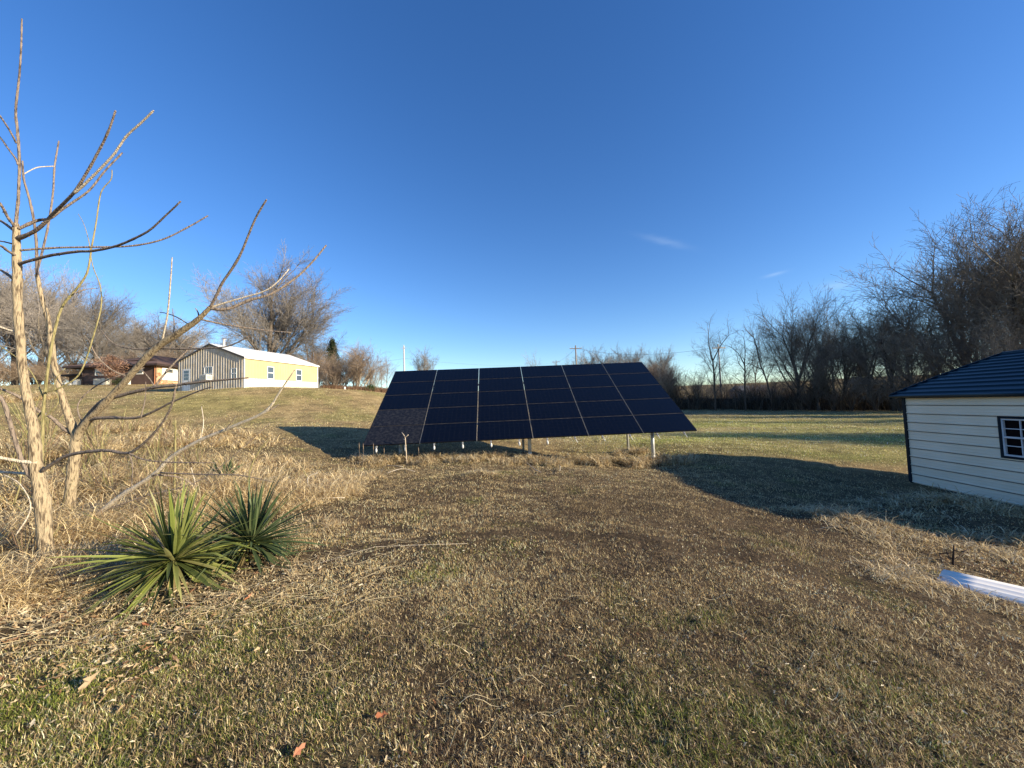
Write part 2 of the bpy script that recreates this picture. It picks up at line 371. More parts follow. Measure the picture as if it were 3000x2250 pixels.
tall('dead_stems', 'thin dead weed stems standing up through the dry grass bed', [(*wpt(u, v, .1)[:2], R_, N, h_) for (u, v, R_, N, h_) in ((200, 1500, 1.6, 260, 1.1), (450, 1430, 1.4, 260, 1.1), (60, 1450, 1.5, 260, 1.2), (700, 1430, 1.2, 140, .8), (300, 1330, 2.2, 300, 1.3), (90, 1640, .7, 120, .8), (150, 1420, 1.3, 70, 1.9), (420, 1400, 1.2, 60, 1.7), (30, 1380, 1.2, 70, 2.0))], r, (.4, .9), .005, (.25, .25), [(.20, .13, .08), (.34, .26, .15), (.28, .26, .10)], .25)
sp = []
for (u, v, R_, N, h_) in ((470, 1800, .5, 700, .3), (250, 1760, .45, 800, .35), (700, 1740, .5, 700, .3), (850, 1680, .5, 600, .3), (330, 1650, .4, 900, .55), (580, 1600, .4, 700, .5), (900, 1560, .5, 500, .35), (120, 1800, .5, 700, .3)):
    sp.append((*wpt(u, v, 0), R_, N, h_))
tall('dry_tall_grass', 'low straw coloured grass tangled round the feet of the yuccas', sp, r, (.25, .6), .005, (.9, .4), [(.70, .56, .31), (.60, .45, .23), (.80, .67, .42), (.26, .17, .09)])
sp = []
for u in range(1060, 2000, 34):
    yb = 12.1+.4*math.sin(u*.05)+ (0.5 if u > 1700 else 0); x_ = (u-1500)/FPX*yb; sp.append((x_, yb+.1, .42, 620, .66+.26*math.sin(u*.021)**2+(.14 if 1640 < u < 1930 else 0)))
for (u, y_, R_, N, h_) in ((1900, 12.6, .5, 600, .8), (1990, 12.6, .5, 600, .7), (1840, 15.2, .6, 800, .9), (1790, 14.6, .6, 500, .7), (1070, 11.6, .3, 350, .9), (1110, 12.4, .6, 500, .8), (1400, 9.4, .5, 700, .28), (1300, 12.9, .6, 400, .6), (1650, 13.6, .8, 600, .5)):
    sp.append(((u-1500)/FPX*y_, y_, R_, N, h_))
tall('dry_weeds', 'strip of tall dry weeds growing along the low edge of the solar array', sp, r, (.2, .5), .006, (.45, .35))
sp = []
for (u, v, z, R_, N, h_) in ((2390, 1520, -.5, .45, 800, .6), (2480, 1550, -.5, .5, 900, .6), (2560, 1590, -.5, .5, 800, .55), (2650, 1500, -.72, .9, 1200, .5), (2760, 1480, -.78, .9, 1600, .7), (2880, 1500, -.78, .9, 1600, .8), (2990, 1530, -.75, .8, 1400, .8),
                            (2960, 1590, -.6, .5, 900, .7), (2640, 1640, -.45, .5, 500, .45), (2620, 1720, -.4, .3, 400, .4), (2700, 1760, -.38, .35, 500, .4), (2850, 1610, -.55, .5, 800, .4), (2760, 1600, -.5, .6, 600, .4), (2800, 1790, -.4, .4, 500, .3), (2900, 1830, -.4, .4, 500, .3), (2980, 1620, -.5, .5, 500, .35)):
    p_ = atz(u, v, z); sp.append((p_[0], p_[1], R_, N, h_))
for t_ in np.linspace(0, 1, 14): sp.append((10.35+.5*t_, 6.2+4.3*t_, .22, 160, .45+.2*math.sin(9*t_)))
tall('dry_rank_grass', 'matted rank dry grass between the metal shed and the lawn', sp, r, (.2, .5), .0055, (.8, .4))

# ------------------------------------------------------------------ fallen leaves
def leaf_mesh(n, x, y, z, size, col, r):
    # curled lobed leaf: 8 outline pts + centre line fold
    ang = r.uniform(0, 2*np.pi, n); pt = r.normal(0, .45, n); rl = r.normal(0, .5, n); curl = r.uniform(.5, 1.5, n)
    base = np.array([(-1, 0), (-.55, -.32), (-.1, -.25), (.25, -.5), (.55, -.2), (1.05, 0), (.55, .22), (.25, .5), (-.1, .24), (-.55, .34), (0, 0)])
    V = np.zeros((n, 11, 3)); V[:, :, 0] = base[:, 0]; V[:, :, 1] = base[:, 1]*r.uniform(.6, 1.1, n)[:, None]
    V[:, :, 2] = curl[:, None]*(np.abs(base[:, 1])*.8+base[:, 0]**2*.35*r.uniform(-.5, 1, n)[:, None])
    V += r.normal(0, .06, V.shape)
    V *= size[:, None, None]
    def rot(V, a, i, j):
        c, s = np.cos(a)[:, None], np.sin(a)[:, None]; A = V[:, :, i].copy(); B = V[:, :, j].copy(); V[:, :, i] = A*c-B*s; V[:, :, j] = A*s+B*c
    rot(V, pt, 0, 2); rot(V, rl, 1, 2); rot(V, ang, 0, 1)
    V += np.stack([x, y, z], -1)[:, None, :]
    b = (np.arange(n)*11)[:, None]; T = np.concatenate([b+np.array([[i, (i+1) % 10, 10]]) for i in range(10)])
    return V.reshape(-1, 3), np.zeros((0, 4), int), T, np.repeat(col, 11, 0)
def litter():
    r = np.random.RandomState(5); parts = []
    LP = np.array([(.55, .44, .27), (.46, .34, .19), (.36, .24, .13), (.28, .14, .07), (.66, .58, .42), (.18, .105, .055)])
    N = 5500; x, y, d = wedge(r, N, 1.6, 10, 1.0)
    k = r.rand(len(x)) < .35+.65*(fbm(x*1.5, y*1.5, 3) > .5); x, y, d = x[k], y[k], d[k]; n = len(x)
    c = LP[r.choice(6, n, p=[.36, .26, .12, .035, .20, .025])]*r.uniform(.8, 1.15, n)[:, None]
    parts.append(leaf_mesh(n, x, y, hgt(x, y)+.022, r.uniform(.006, .015, n)*np.clip(d/4, 1, 1.25), c, r))
    for (u, v, R_, N, sz) in ((450, 1800, .8, 190, .024), (150, 1850, .6, 200, .026), (700, 1760, .6, 110, .022), (900, 1660, .5, 110, .024), (980, 1750, .5, 60, .022), (60, 1780, .5, 170, .034), (300, 1720, .6, 150, .028), (640, 1680, .6, 90, .028), (2640, 1690, .4, 90, .03), (2900, 1650, .6, 160, .03), (350, 2000, .25, 60, .03), (330, 1930, .8, 160, .025)):
        p_ = atz(u, v, 0 if u < 2000 else -.45); x = p_[0]+r.normal(0, R_*.55, N); y = p_[1]+r.normal(0, R_*.55, N)
        c = LP[r.choice(6, N, p=[.30, .27, .14, .07, .12, .10])]*r.uniform(.75, 1.15, N)[:, None]
        parts.append(leaf_mesh(N, x, y, hgt(x, y)+.025, r.uniform(.35, 1.2, N)*sz, c, r))
    V, Fc, C = join(parts)
    tag(mesh_np('leaf_litter', V, Fc, LEAFM, col=C), 'scattered pale and brown dead leaves lying across the lawn', 'leaves', kind='stuff')
    # thin straw stalks lying on the ground
    mb = []
    for i in range(300):
        if i < 190: u = r.uniform(-50, 1200); v = 1840-.16*u+r.normal(0, 75)
        else: u, v = r.uniform(900, 2900), r.uniform(1450, 2200)
        z0 = 0 if u < 1500 else -.1-.25*(u-1500)/1500
        p_ = atz(u, v, z0); a = r.normal(.25, .5); L = r.uniform(.12, .75)*(1 if i < 190 else .35); k_ = r.normal(0, .3)
        ts = np.linspace(-.5, .5, 6); xs = p_[0]+L*ts*math.cos(a)-k_*ts*ts*L*math.sin(a); ys = p_[1]+L*ts*math.sin(a)+k_*ts*ts*L*math.cos(a)
        zs = hgt(xs, ys)+.03+.03*r.rand()+.02*np.sin(ts*6+r.rand()*6)
        mb.append((np.stack([xs, ys, zs], -1), r.uniform(.0008, .0019)))
    M_ = MB()
    for (P_, rr) in mb: M_.tube(P_, [rr, rr, rr, rr*.8, rr*.6, rr*.4], 3, False)
    o = M_.build('straw_stalks', mat('straw', (.5, .4, .22), (.62, .52, .33), 6)); tag(o, 'long thin straw stalks lying loose over the grass', 'straw', kind='stuff')
    big = [(262, 2030, .075, (.60, .44, .27), 'large curled pale tan leaf lying in the green grass at lower left'),
           (1120, 2125, .034, (.40, .15, .07), 'bright orange brown leaf lying alone near the bottom centre'),
           (730, 1768, .040, (.40, .17, .08), 'reddish brown leaf lying in litter right of the yucca'),
           (430, 1845, .034, (.34, .13, .07), 'dark red brown leaf lying below the front yucca'),
           (875, 2225, .034, (.42, .18, .10), 'rust coloured leaf at the bottom edge left of centre'),
           (385, 2063, .016, (.42, .12, .06), 'tiny red leaf fragment beside a pale leaf at lower left'),
           (520, 1870, .04, (.50, .36, .22), 'curled beige leaf standing up below the front yucca')]
    for (u, v, sz, c_, lb) in big:
        p_ = atz(u, v, 0); x, y = np.array([p_[0]]), np.array([p_[1]])
        V, q, t, c = leaf_mesh(1, x, y, hgt(x, y)+sz*.35+.02, np.array([sz]), np.array([c_]), r)
        o = mesh_np('fallen_leaf', V, [t], LEAFM, col=c); tag(o, lb, 'leaf', 'single large fallen leaves')
litter()

# ------------------------------------------------------------------ bare trees
def norm(v): return v/np.linalg.norm(v)
def skeleton(seed, p):
    R_ = random.Random(seed); segs = []
    def rv(): return np.array([R_.gauss(0, 1), R_.gauss(0, 1), R_.gauss(0, 1)])
    nlev = len(p['L'])
    def grow(pos, d, L, r0, lev):
        ns = p['ns'][lev]; st = L/ns; pts = [(pos, r0)]; rend = r0*p['taper'][lev]
        for i in range(ns):
            d = norm(d+rv()*p['wob'][lev]+np.array([0, 0, p['up'][lev]]))
            q = pos+d*st; ra = r0+(rend-r0)*(i/ns); rb = r0+(rend-r0)*((i+1)/ns)
            segs.append((pos, q, ra, rb, lev)); pos = q; pts.append((pos, rb))
        if lev+1 < nlev:
            k = p['n'][lev]
            for j in range(k):
                t = p['t0'][lev]+(1-p['t0'][lev])*(j+R_.random())/k
                f = t*ns; i = min(int(f), ns-1); a, ra = pts[i]; b, rb = pts[i+1]; w = f-i; q = a*(1-w)+b*w; rr = ra*(1-w)+rb*w
                ax = norm(b-a); o = norm(np.cross(ax, rv())); ang = p['ang'][lev]*R_.uniform(.7, 1.3)
                if lev == 0:
                    phi = j*2.4+R_.uniform(-.5, .5)+seed; o = np.array([math.cos(phi), math.sin(phi), 0])
                dd = norm(ax*math.cos(ang)+o*math.sin(ang))
                ll = p['L'][lev+1]*R_.uniform(.6, 1.15)*(1-.45*(t if lev else (t-p['t0'][0])*p.get('tap', .6)))
                grow(q, dd, ll, min(rr*.8, max(rr*p['rr'][lev], p['rmin'])), lev+1)
            for j in range(p['fork'][lev]):
                o = norm(np.cross(norm(pts[-1][0]-pts[-2][0]), rv())); ang = R_.uniform(.2, .55)
                grow(pts[-1][0], norm(d*math.cos(ang)+o*math.sin(ang)), p['L'][lev+1]*R_.uniform(.75, 1.05), rend*.85, lev+1)
    for s_ in range(p.get('stems', 1)):
        if p.get('stems', 1) > 1:
            a = R_.uniform(0, 6.28); t = R_.uniform(.05, p['fan']); grow(np.array([R_.gauss(0, .03), R_.gauss(0, .03), -.01]), np.array([math.cos(a)*math.sin(t), math.sin(a)*math.sin(t), math.cos(t)]), p['L'][0]*R_.uniform(.7, 1.1), p['r0']*R_.uniform(.6, 1), 0)
        else:
            grow(np.array([0, 0, -.02]), norm(np.array([p.get('lean', 0), 0, 1.])), p['L'][0], p['r0'], 0)
    A = np.array([s[0] for s in segs]); B = np.array([s[1] for s in segs]); ra = np.array([s[2] for s in segs]); rb = np.array([s[3] for s in segs]); lv = np.array([s[4] for s in segs])
    H = max(A[:, 2].max(), B[:, 2].max()); A /= H; B /= H; ra /= H; rb /= H
    return A, B, np.maximum(ra, p['rmin']*.6), np.maximum(rb, p['rmin']*.5), lv
def frusta(A, B, ra, rb, n):
    T = B-A; T /= np.linalg.norm(T, axis=1)[:, None]+1e-9
    X = np.cross(T, np.where((np.abs(T[:, 2]) < .9)[:, None], [0, 0, 1.], [1., 0, 0])); X /= np.linalg.norm(X, axis=1)[:, None]; Y = np.cross(T, X)
    V = []
    for k in range(n):
        a = 2*np.pi*k/n; o = X*math.cos(a)+Y*math.sin(a); V += [A+o*ra[:, None], B+o*rb[:, None]]
    V = np.stack(V, 1).reshape(-1, 3); b = (np.arange(len(A))*2*n)[:, None]
    F_ = np.concatenate([b+np.array([[2*k, 2*((k+1) % n), 2*((k+1) % n)+1, 2*k+1]]) for k in range(n)])
    return V, F_
BARK = mat('bark', (.105, .082, .062), (.20, .165, .13), 3, .9, bump=.4, stretch=(1, 1, .3))
TWIG = mat('twigs', (.15, .133, .118), (.27, .245, .215), 2, .9)
BARKP = mat('pale_bark', (.26, .22, .17), (.42, .36, .28), 3, .9, bump=.3, stretch=(1, 1, .3))
TWIGP = mat('pale_twigs', (.22, .195, .17), (.34, .30, .265), 2, .9)
TWIGB = mat('brush_twigs', (.22, .16, .115), (.33, .26, .19), 2, .9)
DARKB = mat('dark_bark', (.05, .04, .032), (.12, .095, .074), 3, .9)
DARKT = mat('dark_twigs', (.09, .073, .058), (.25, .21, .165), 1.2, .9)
PR = {}
def proto(key, seed, p, tmat, cmat, leaves=None):
    A, B, ra, rb, lv = skeleton(seed, p); tl = p.get('trunk_lev', 0); t = lv <= tl
    V, F_ = frusta(A[t], B[t], ra[t], rb[t], 8); me_t = mesh_np('trunk', V, [F_], tmat, smooth=True)
    big = (~t) & (ra > .0028); sm = (~t) & ~big
    V1, F1 = frusta(A[big], B[big], ra[big], rb[big], 5); V2, F2 = frusta(A[sm], B[sm], ra[sm], rb[sm], 3)
    me_c = mesh_np('crown', np.concatenate([V1, V2]), [np.concatenate([F1, F2+len(V1)])], cmat)
    w = np.percentile(np.hypot(B[:, 0], B[:, 1]), 96)*2
    PR[key] = (me_t.data, me_c.data, w)
    for o in (me_t, me_c): bpy.data.objects.remove(o)
OAK = dict(L=[.36, .46, .26, .13, .065, .034], ns=[8, 7, 6, 5, 3, 2], n=[7, 7, 6, 5, 4], fork=[3, 2, 2, 1, 1], t0=[.45, .2, .15, .1, .1], ang=[.85, .75, .7, .7, .7], up=[.02, .07, .05, .04, .03, .02],
           wob=[.04, .07, .09, .11, .13, .14], taper=[.7, .42, .4, .4, .5, .5], rr=[.42, .5, .5, .55, .6], r0=.021, rmin=.00062, trunk_lev=1)
def V_(base, **k): d = dict(base); d.update(k); return d
ELM = V_(OAK, L=[.30, .52, .30, .15, .07, .036], n=[5, 7, 6, 5, 4], fork=[3, 2, 2, 1, 1], ang=[.55, .55, .6, .65, .7], up=[.02, .09, .06, .03, .0, -.02], r0=.019)
MAP = V_(OAK, L=[.55, .36, .22, .12, .06, .032], n=[12, 7, 5, 4, 3], t0=[.28, .2, .15, .1, .1], ang=[.8, .6, .6, .65, .7], up=[.01, .12, .08, .05, .03, .02], tap=.9)
LEAN = V_(OAK, L=[.5, .36, .2, .11, .05], ns=[8, 6, 5, 4, 3], n=[7, 6, 5, 4], fork=[2, 2, 1, 1], t0=[.5, .3, .2, .1], lean=.28, r0=.015, wob=[.09, .15, .2, .22, .2])
LANK = V_(OAK, L=[.6, .34, .18, .09, .045], ns=[9, 6, 5, 4, 3], n=[8, 5, 5, 4], fork=[2, 2, 1, 1], t0=[.35, .25, .2, .1], ang=[.75, .7, .7, .7], r0=.011, wob=[.06, .12, .16, .18, .18])
WILD = V_(OAK, L=[.3, .5, .30, .17, .09, .04], n=[6, 7, 7, 5, 4], wob=[.08, .16, .18, .2, .2, .2], up=[.0, .02, .02, .0, 0, 0], ang=[.95, .8, .8, .8, .8])
BRU = V_(OAK, stems=11, fan=.75, L=[.62, .30, .16, .08], ns=[7, 5, 4, 3], n=[8, 6, 5], fork=[2, 1, 1], t0=[.2, .15, .1], ang=[.5, .55, .6], up=[.05, .05, .04, .02], wob=[.07, .12, .16, .18], taper=[.4, .4, .5, .5], rr=[.5, .6, .7], r0=.010, rmin=.0013, trunk_lev=0)
proto('oak', 1, OAK, BARK, TWIG); proto('oak2', 5, V_(OAK, L=[.26, .52, .27, .14, .07, .036], n=[9, 9, 6, 5, 3], ang=[.72, .5, .55, .6, .7], fork=[3, 2, 2, 1, 1], up=[.02, .055, .04, .03, .02, .0], wob=[.03, .045, .07, .09, .11, .12], t0=[.35, .25, .15, .1, .1], tap=.35, r0=.024, rmin=.0008), BARK, TWIG); proto('elm', 2, ELM, BARK, TWIG)
proto('oakP', 8, MAP, BARK, TWIGP); proto('maple', 3, MAP, BARK, TWIG); proto('pale', 9, V_(ELM, n=[6, 7, 5, 4, 3], rmin=.0007), BARKP, TWIGP)
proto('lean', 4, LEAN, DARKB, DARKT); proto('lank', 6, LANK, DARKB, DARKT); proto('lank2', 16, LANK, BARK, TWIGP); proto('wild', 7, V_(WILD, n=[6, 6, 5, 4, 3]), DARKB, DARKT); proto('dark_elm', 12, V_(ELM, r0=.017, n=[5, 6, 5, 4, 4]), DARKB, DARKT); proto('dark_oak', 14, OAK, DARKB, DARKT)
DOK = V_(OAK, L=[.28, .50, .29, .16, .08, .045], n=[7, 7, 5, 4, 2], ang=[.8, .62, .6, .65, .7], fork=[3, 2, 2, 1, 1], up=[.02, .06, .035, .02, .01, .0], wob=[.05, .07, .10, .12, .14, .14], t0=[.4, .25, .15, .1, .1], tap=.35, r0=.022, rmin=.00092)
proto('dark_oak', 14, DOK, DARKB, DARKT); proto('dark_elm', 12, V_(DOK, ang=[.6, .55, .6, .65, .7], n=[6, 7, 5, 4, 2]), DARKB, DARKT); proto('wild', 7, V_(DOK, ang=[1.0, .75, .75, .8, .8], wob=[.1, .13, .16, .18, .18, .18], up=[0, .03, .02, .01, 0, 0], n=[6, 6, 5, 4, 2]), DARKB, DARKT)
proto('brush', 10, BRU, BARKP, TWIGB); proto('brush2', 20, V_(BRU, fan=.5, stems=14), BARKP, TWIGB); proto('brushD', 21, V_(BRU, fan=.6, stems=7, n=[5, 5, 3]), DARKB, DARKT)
TREES = []
def tree(kind, u, y, vtop, wpx, label, cat='tree', group=None, name=None, rz=None, zoff=0):
    top = at(u, vtop, y); x = top[0]; g = gz(x, y)+zoff; H = top[2]-g
    mt, mc, w = PR[kind]; s = wpx*y/FPX/(w*H) if wpx else 1.0
    o = empty(name or ('bare_tree' if 'brush' not in kind else 'bare_shrub'), (x, y, g), (len(TREES)*1.7) if rz is None else rz)
    o.scale = (H*s, H*s, H); TREES.append(o)
    for nm, me in (('trunk', mt), ('crown', mc)):
        c = bpy.data.objects.new(nm, me); COL.objects.link(c); c.parent = o
    return tag(o, label, cat, group)
GL, GR_, GC = 'bare trees behind the brown house', 'bare trees along the right edge of the field', 'low bare trees on the far side of the field'
for a in (
 ('pale', -20, 66, 715, 330, 'bare tree at the far left edge of the photo, trunk cut by the frame', GL), ('oakP', 60, 72, 740, 260, 'bare grey tree seen right behind the forked foreground trunks', GL),
 ('pale', 150, 68, 755, 300, 'tall bare tree just left of the brown house, behind its lower wing', GL), ('oakP', 118, 88, 770, 260, 'bare tree further back, showing between the two forked foreground stems', GL), ('elm', 225, 90, 825, 220, 'dense bare tree behind the left end of the brown roof', GL),
 ('maple', 292, 66, 812, 200, 'slender upright bare tree rising alone above the brown roof, left part', GL), ('oakP', 400, 92, 915, 200, 'small round bare tree behind the brown roof peak', GL), ('elm', 345, 110, 960, 180, 'far low bare tree showing over the brown roof beside the slender one', GL),
 ('oak', 470, 86, 895, 230, 'rounded bare tree filling the gap between brown house and yellow shop', GL), ('oakP', 560, 95, 930, 230, 'bare tree behind the shop roof peak near the flue pipe', GL), ('pale', 655, 90, 950, 200, 'low bare tree left of the big oak, behind the shop roof', GL)):
    tree(a[0], a[1], a[2], a[3], a[4], a[5], group=a[6])
tree('oak2', 800, 54, 722, 350, 'very large bare oak with a broad round crown right behind the yellow shop', rz=1.2)
tree('oak', 905, 60, 950, 230, 'bare tree with grey crown at the right foot of the big oak', group=GL)
HT = ['at the far left edge', 'behind the gap left of the brown house', 'between the forked trunks', 'behind the lower wing of the brown house', 'behind the left end of the brown roof', 'behind the middle of the brown roof', 'behind the brown roof peak', 'behind the right end of the brown roof', 'between brown house and shop']
for i, (u, v) in enumerate(((-10, 1040), (50, 1030), (105, 1035), (165, 1045), (225, 1040), (300, 1030), (370, 1025), (440, 1020), (505, 1010))):
    tree(('brush2', 'brush')[i % 2], u, 64+3*(i % 3), v, 150, 'low grey brown thicket '+HT[i], 'shrub', 'thickets behind the brown house')
for a in (('brush', 975, 47, 1035, 130, 'brown twiggy shrub at the right end wall of the yellow shop'), ('brush2', 1040, 48, 985, 170, 'tall bushy brown shrub tree, largest right of the shop'), ('brush', 1085, 50, 1040, 110, 'lower brown shrub sloping down at the right end of the bushy row'),
          ('brush', 1000, 49, 1012, 120, 'twiggy brown shrub hiding the foot of the dark cedar'), ('brush2', 930, 53, 1010, 110, 'reddish twiggy shrub between shop roof end and dark cedar')):
    tree(a[0], a[1], a[2], a[3], a[4], a[5], 'shrub', 'brown shrubs right of the yellow shop')
tree('lank2', 1133, 62, 1030, 70, 'small thin bare tree left of the white utility pole', group=GC)
tree('lank2', 1115, 66, 1045, 60, 'faint sapling between bushy shrubs and white utility pole', group=GC)
tree('oak', 1240, 75, 1006, 84, 'small round bare oak rising above the left top edge of the solar array', group=GC)
tree('lank2', 1563, 80, 1010, 66, 'lone sparse bare tree above the middle of the solar array', group=GC)
for a in (('elm', 1665, 95, 1030, 90, 'low bare tree left of the utility pole with crossarm'), ('oak', 1735, 88, 1005, 110, 'rounded bare tree just right of the utility pole with crossarm'), ('elm', 1800, 85, 998, 130, 'highest round bare tree over the right half of the array'),
          ('oakP', 1865, 88, 1003, 110, 'round bare tree above the right top corner of the array'), ('pale', 1770, 80, 1035, 120, 'pale thicket tree low behind the array top right'), ('brush2', 1840, 70, 1040, 130, 'pale twiggy thicket directly behind the array top right corner'), ('brush2', 1900, 64, 1035, 150, 'straw brown thicket just right of the array top corner'),
          ('oakP', 1948, 72, 1004, 110, 'rounded pale bare tree right of the array'), ('brush2', 1965, 60, 1050, 150, 'broad brown thicket between array and the first dark tree'), ('brush', 2035, 58, 1070, 120, 'brown thicket at the foot of the first dark tree'), ('brush', 2125, 61, 1092, 120, 'low brown thicket between the first two dark trees'), ('brush2', 2215, 62, 1098, 110, 'low thicket partly hiding the distant grey building'), ('brush', 2290, 60, 1090, 120, 'low thicket right of the distant grey building'), ('brush2', 1715, 78, 1060, 120, 'low thicket behind the array below the crossarm pole')):
    tree(a[0], a[1], a[2], a[3], a[4], a[5], group=GC, cat='tree')
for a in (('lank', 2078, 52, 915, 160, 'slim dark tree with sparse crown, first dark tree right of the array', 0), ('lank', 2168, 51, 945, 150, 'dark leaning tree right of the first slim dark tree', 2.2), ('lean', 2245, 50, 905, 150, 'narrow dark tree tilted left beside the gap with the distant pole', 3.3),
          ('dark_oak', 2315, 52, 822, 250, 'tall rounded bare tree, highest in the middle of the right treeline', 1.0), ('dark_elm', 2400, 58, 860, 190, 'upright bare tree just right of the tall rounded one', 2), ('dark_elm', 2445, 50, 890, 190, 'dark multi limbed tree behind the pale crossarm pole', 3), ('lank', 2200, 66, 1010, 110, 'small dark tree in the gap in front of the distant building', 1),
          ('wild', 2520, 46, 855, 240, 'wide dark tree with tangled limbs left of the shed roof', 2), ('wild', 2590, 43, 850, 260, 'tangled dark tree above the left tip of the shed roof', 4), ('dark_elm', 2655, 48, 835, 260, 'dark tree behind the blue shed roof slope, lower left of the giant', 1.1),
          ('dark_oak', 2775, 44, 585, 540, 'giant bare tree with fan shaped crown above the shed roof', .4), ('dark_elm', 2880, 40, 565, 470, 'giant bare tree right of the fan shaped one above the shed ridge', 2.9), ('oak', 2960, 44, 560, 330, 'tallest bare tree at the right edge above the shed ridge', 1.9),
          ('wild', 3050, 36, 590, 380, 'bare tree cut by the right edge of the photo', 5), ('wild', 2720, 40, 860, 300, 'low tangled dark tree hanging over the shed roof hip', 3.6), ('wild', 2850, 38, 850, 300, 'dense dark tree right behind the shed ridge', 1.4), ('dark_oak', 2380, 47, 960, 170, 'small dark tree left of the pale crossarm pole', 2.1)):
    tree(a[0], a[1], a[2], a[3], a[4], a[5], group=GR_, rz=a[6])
TH = ['under the leaning narrow tree', 'below the tall rounded tree', 'at the foot of the pale crossarm pole', 'just right of the pale crossarm pole', 'left of the shed roof tip', 'touching the left tip of the shed roof', 'behind the right end of the board fence', 'above the lowest part of the shed roof slope', 'far back behind the pale crossarm pole', 'far back under the wide tangled tree', 'far back left of the giant trees', 'above the middle of the shed roof slope', 'above the upper part of the shed roof slope', 'above the left end of the shed ridge', 'above the shed ridge at the right edge']
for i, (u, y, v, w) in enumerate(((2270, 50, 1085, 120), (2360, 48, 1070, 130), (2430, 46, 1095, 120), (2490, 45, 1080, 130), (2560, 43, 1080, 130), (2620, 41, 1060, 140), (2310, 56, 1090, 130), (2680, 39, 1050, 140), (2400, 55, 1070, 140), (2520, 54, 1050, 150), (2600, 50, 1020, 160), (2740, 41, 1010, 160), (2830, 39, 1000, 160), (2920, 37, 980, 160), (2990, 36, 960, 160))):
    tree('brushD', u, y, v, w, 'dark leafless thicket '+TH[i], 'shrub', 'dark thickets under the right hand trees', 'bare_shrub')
# woods that continue out of the frame on the right; their shadows streak the field
for i, (x, y, H) in enumerate(((36, 11.3, 11), (40, 10.2, 12.5), (34, 12.4, 9), (44, 8.6, 14), (38, 12.4, 11.5), (43, 10.7, 14), (52, 18.5, 15), (46, 22.5, 9), (56, 25, 16), (40, 31, 8), (49, 27, 13), (58, 31, 16), (45, 35, 10))):
    mt, mc, w = PR[('wild', 'dark_elm', 'brushD')[i % 3]]
    o = empty('bare_tree', (x, y, gz(x, y)), i*2.1); o.scale = (H*.6, H*.6, H)
    for nm, me in (('trunk', mt), ('crown', mc)):
        c = bpy.data.objects.new(nm, me); COL.objects.link(c); c.parent = o
    tag(o, ['tall bare', 'slim bare', 'broad bare'][i % 3]+' tree of the wood behind the shed, '+['nearest to the shed roof', 'second behind the roof', 'lowest of its front row', 'tallest of its front row', 'inner one of its front row', 'inner tall one of its front row', 'at the start of its back row', 'small one of its back row', 'towering in its back row', 'nearest the field in its back row', 'in the middle of its back row', 'farthest to the right of all', 'last of its back row'][i], 'tree', 'bare wood hidden behind the shed')

# understorey of the right hand treeline
def understorey():
    r = np.random.RandomState(21); N = 60000; u = np.concatenate([r.uniform(1900, 3150, N*3//4), r.uniform(2150, 3150, N//4)]); t = (u-2000)/1000
    y = 57-17*np.clip(t, 0, 1.1)+r.normal(1.5, 2.0, N)+np.where(r.rand(N) < .4, r.uniform(0, 12, N), 0)
    x = (u-1500)/FPX*y; k = fbm(x*.8, y*.8, 3) > .42; x, y = x[k], y[k]; n = len(x); z = hgt(x, y)
    L = r.uniform(.4, 1.9, n)*(.5+1.7*fbm(x*.3, y*.3, 3))*(1+.7*(r.rand(n) < .3)); az = r.uniform(0, 6.28, n); tl = np.abs(r.normal(.25, .3, n))
    P_ = np.array([(.07, .054, .038), (.12, .09, .062), (.18, .14, .095), (.04, .03, .022), (.30, .24, .17)]); c = P_[r.choice(5, n, p=[.35, .25, .15, .2, .05])]
    V, q, t_, C = blades(x, y, z, L, r.uniform(.02, .05, n), tl, az, c, r, .5, 3)
    tag(mesh_np('undergrowth', V, [q, t_], GRASS, col=C), 'dark tangled undergrowth along the foot of the right hand treeline', 'undergrowth', kind='stuff')
    N = 9000; u = r.uniform(940, 1140, N); y = r.normal(47, 1.5, N); x = (u-1500)/FPX*y; z = hgt(x, y)
    c = np.array([(.28, .17, .10), (.2, .12, .07)])[r.randint(0, 2, N)]
    V, q, t_, C = blades(x, y, z, r.uniform(.2, 1.0, N), r.uniform(.02, .05, N), np.abs(r.normal(.3, .3, N)), r.uniform(0, 6.28, N), c, r, .5, 3)
    tag(mesh_np('undergrowth', V, [q, t_], GRASS, col=C), 'reddish brown weeds at the foot of the shrubs right of the shop', 'undergrowth', kind='stuff')
understorey()

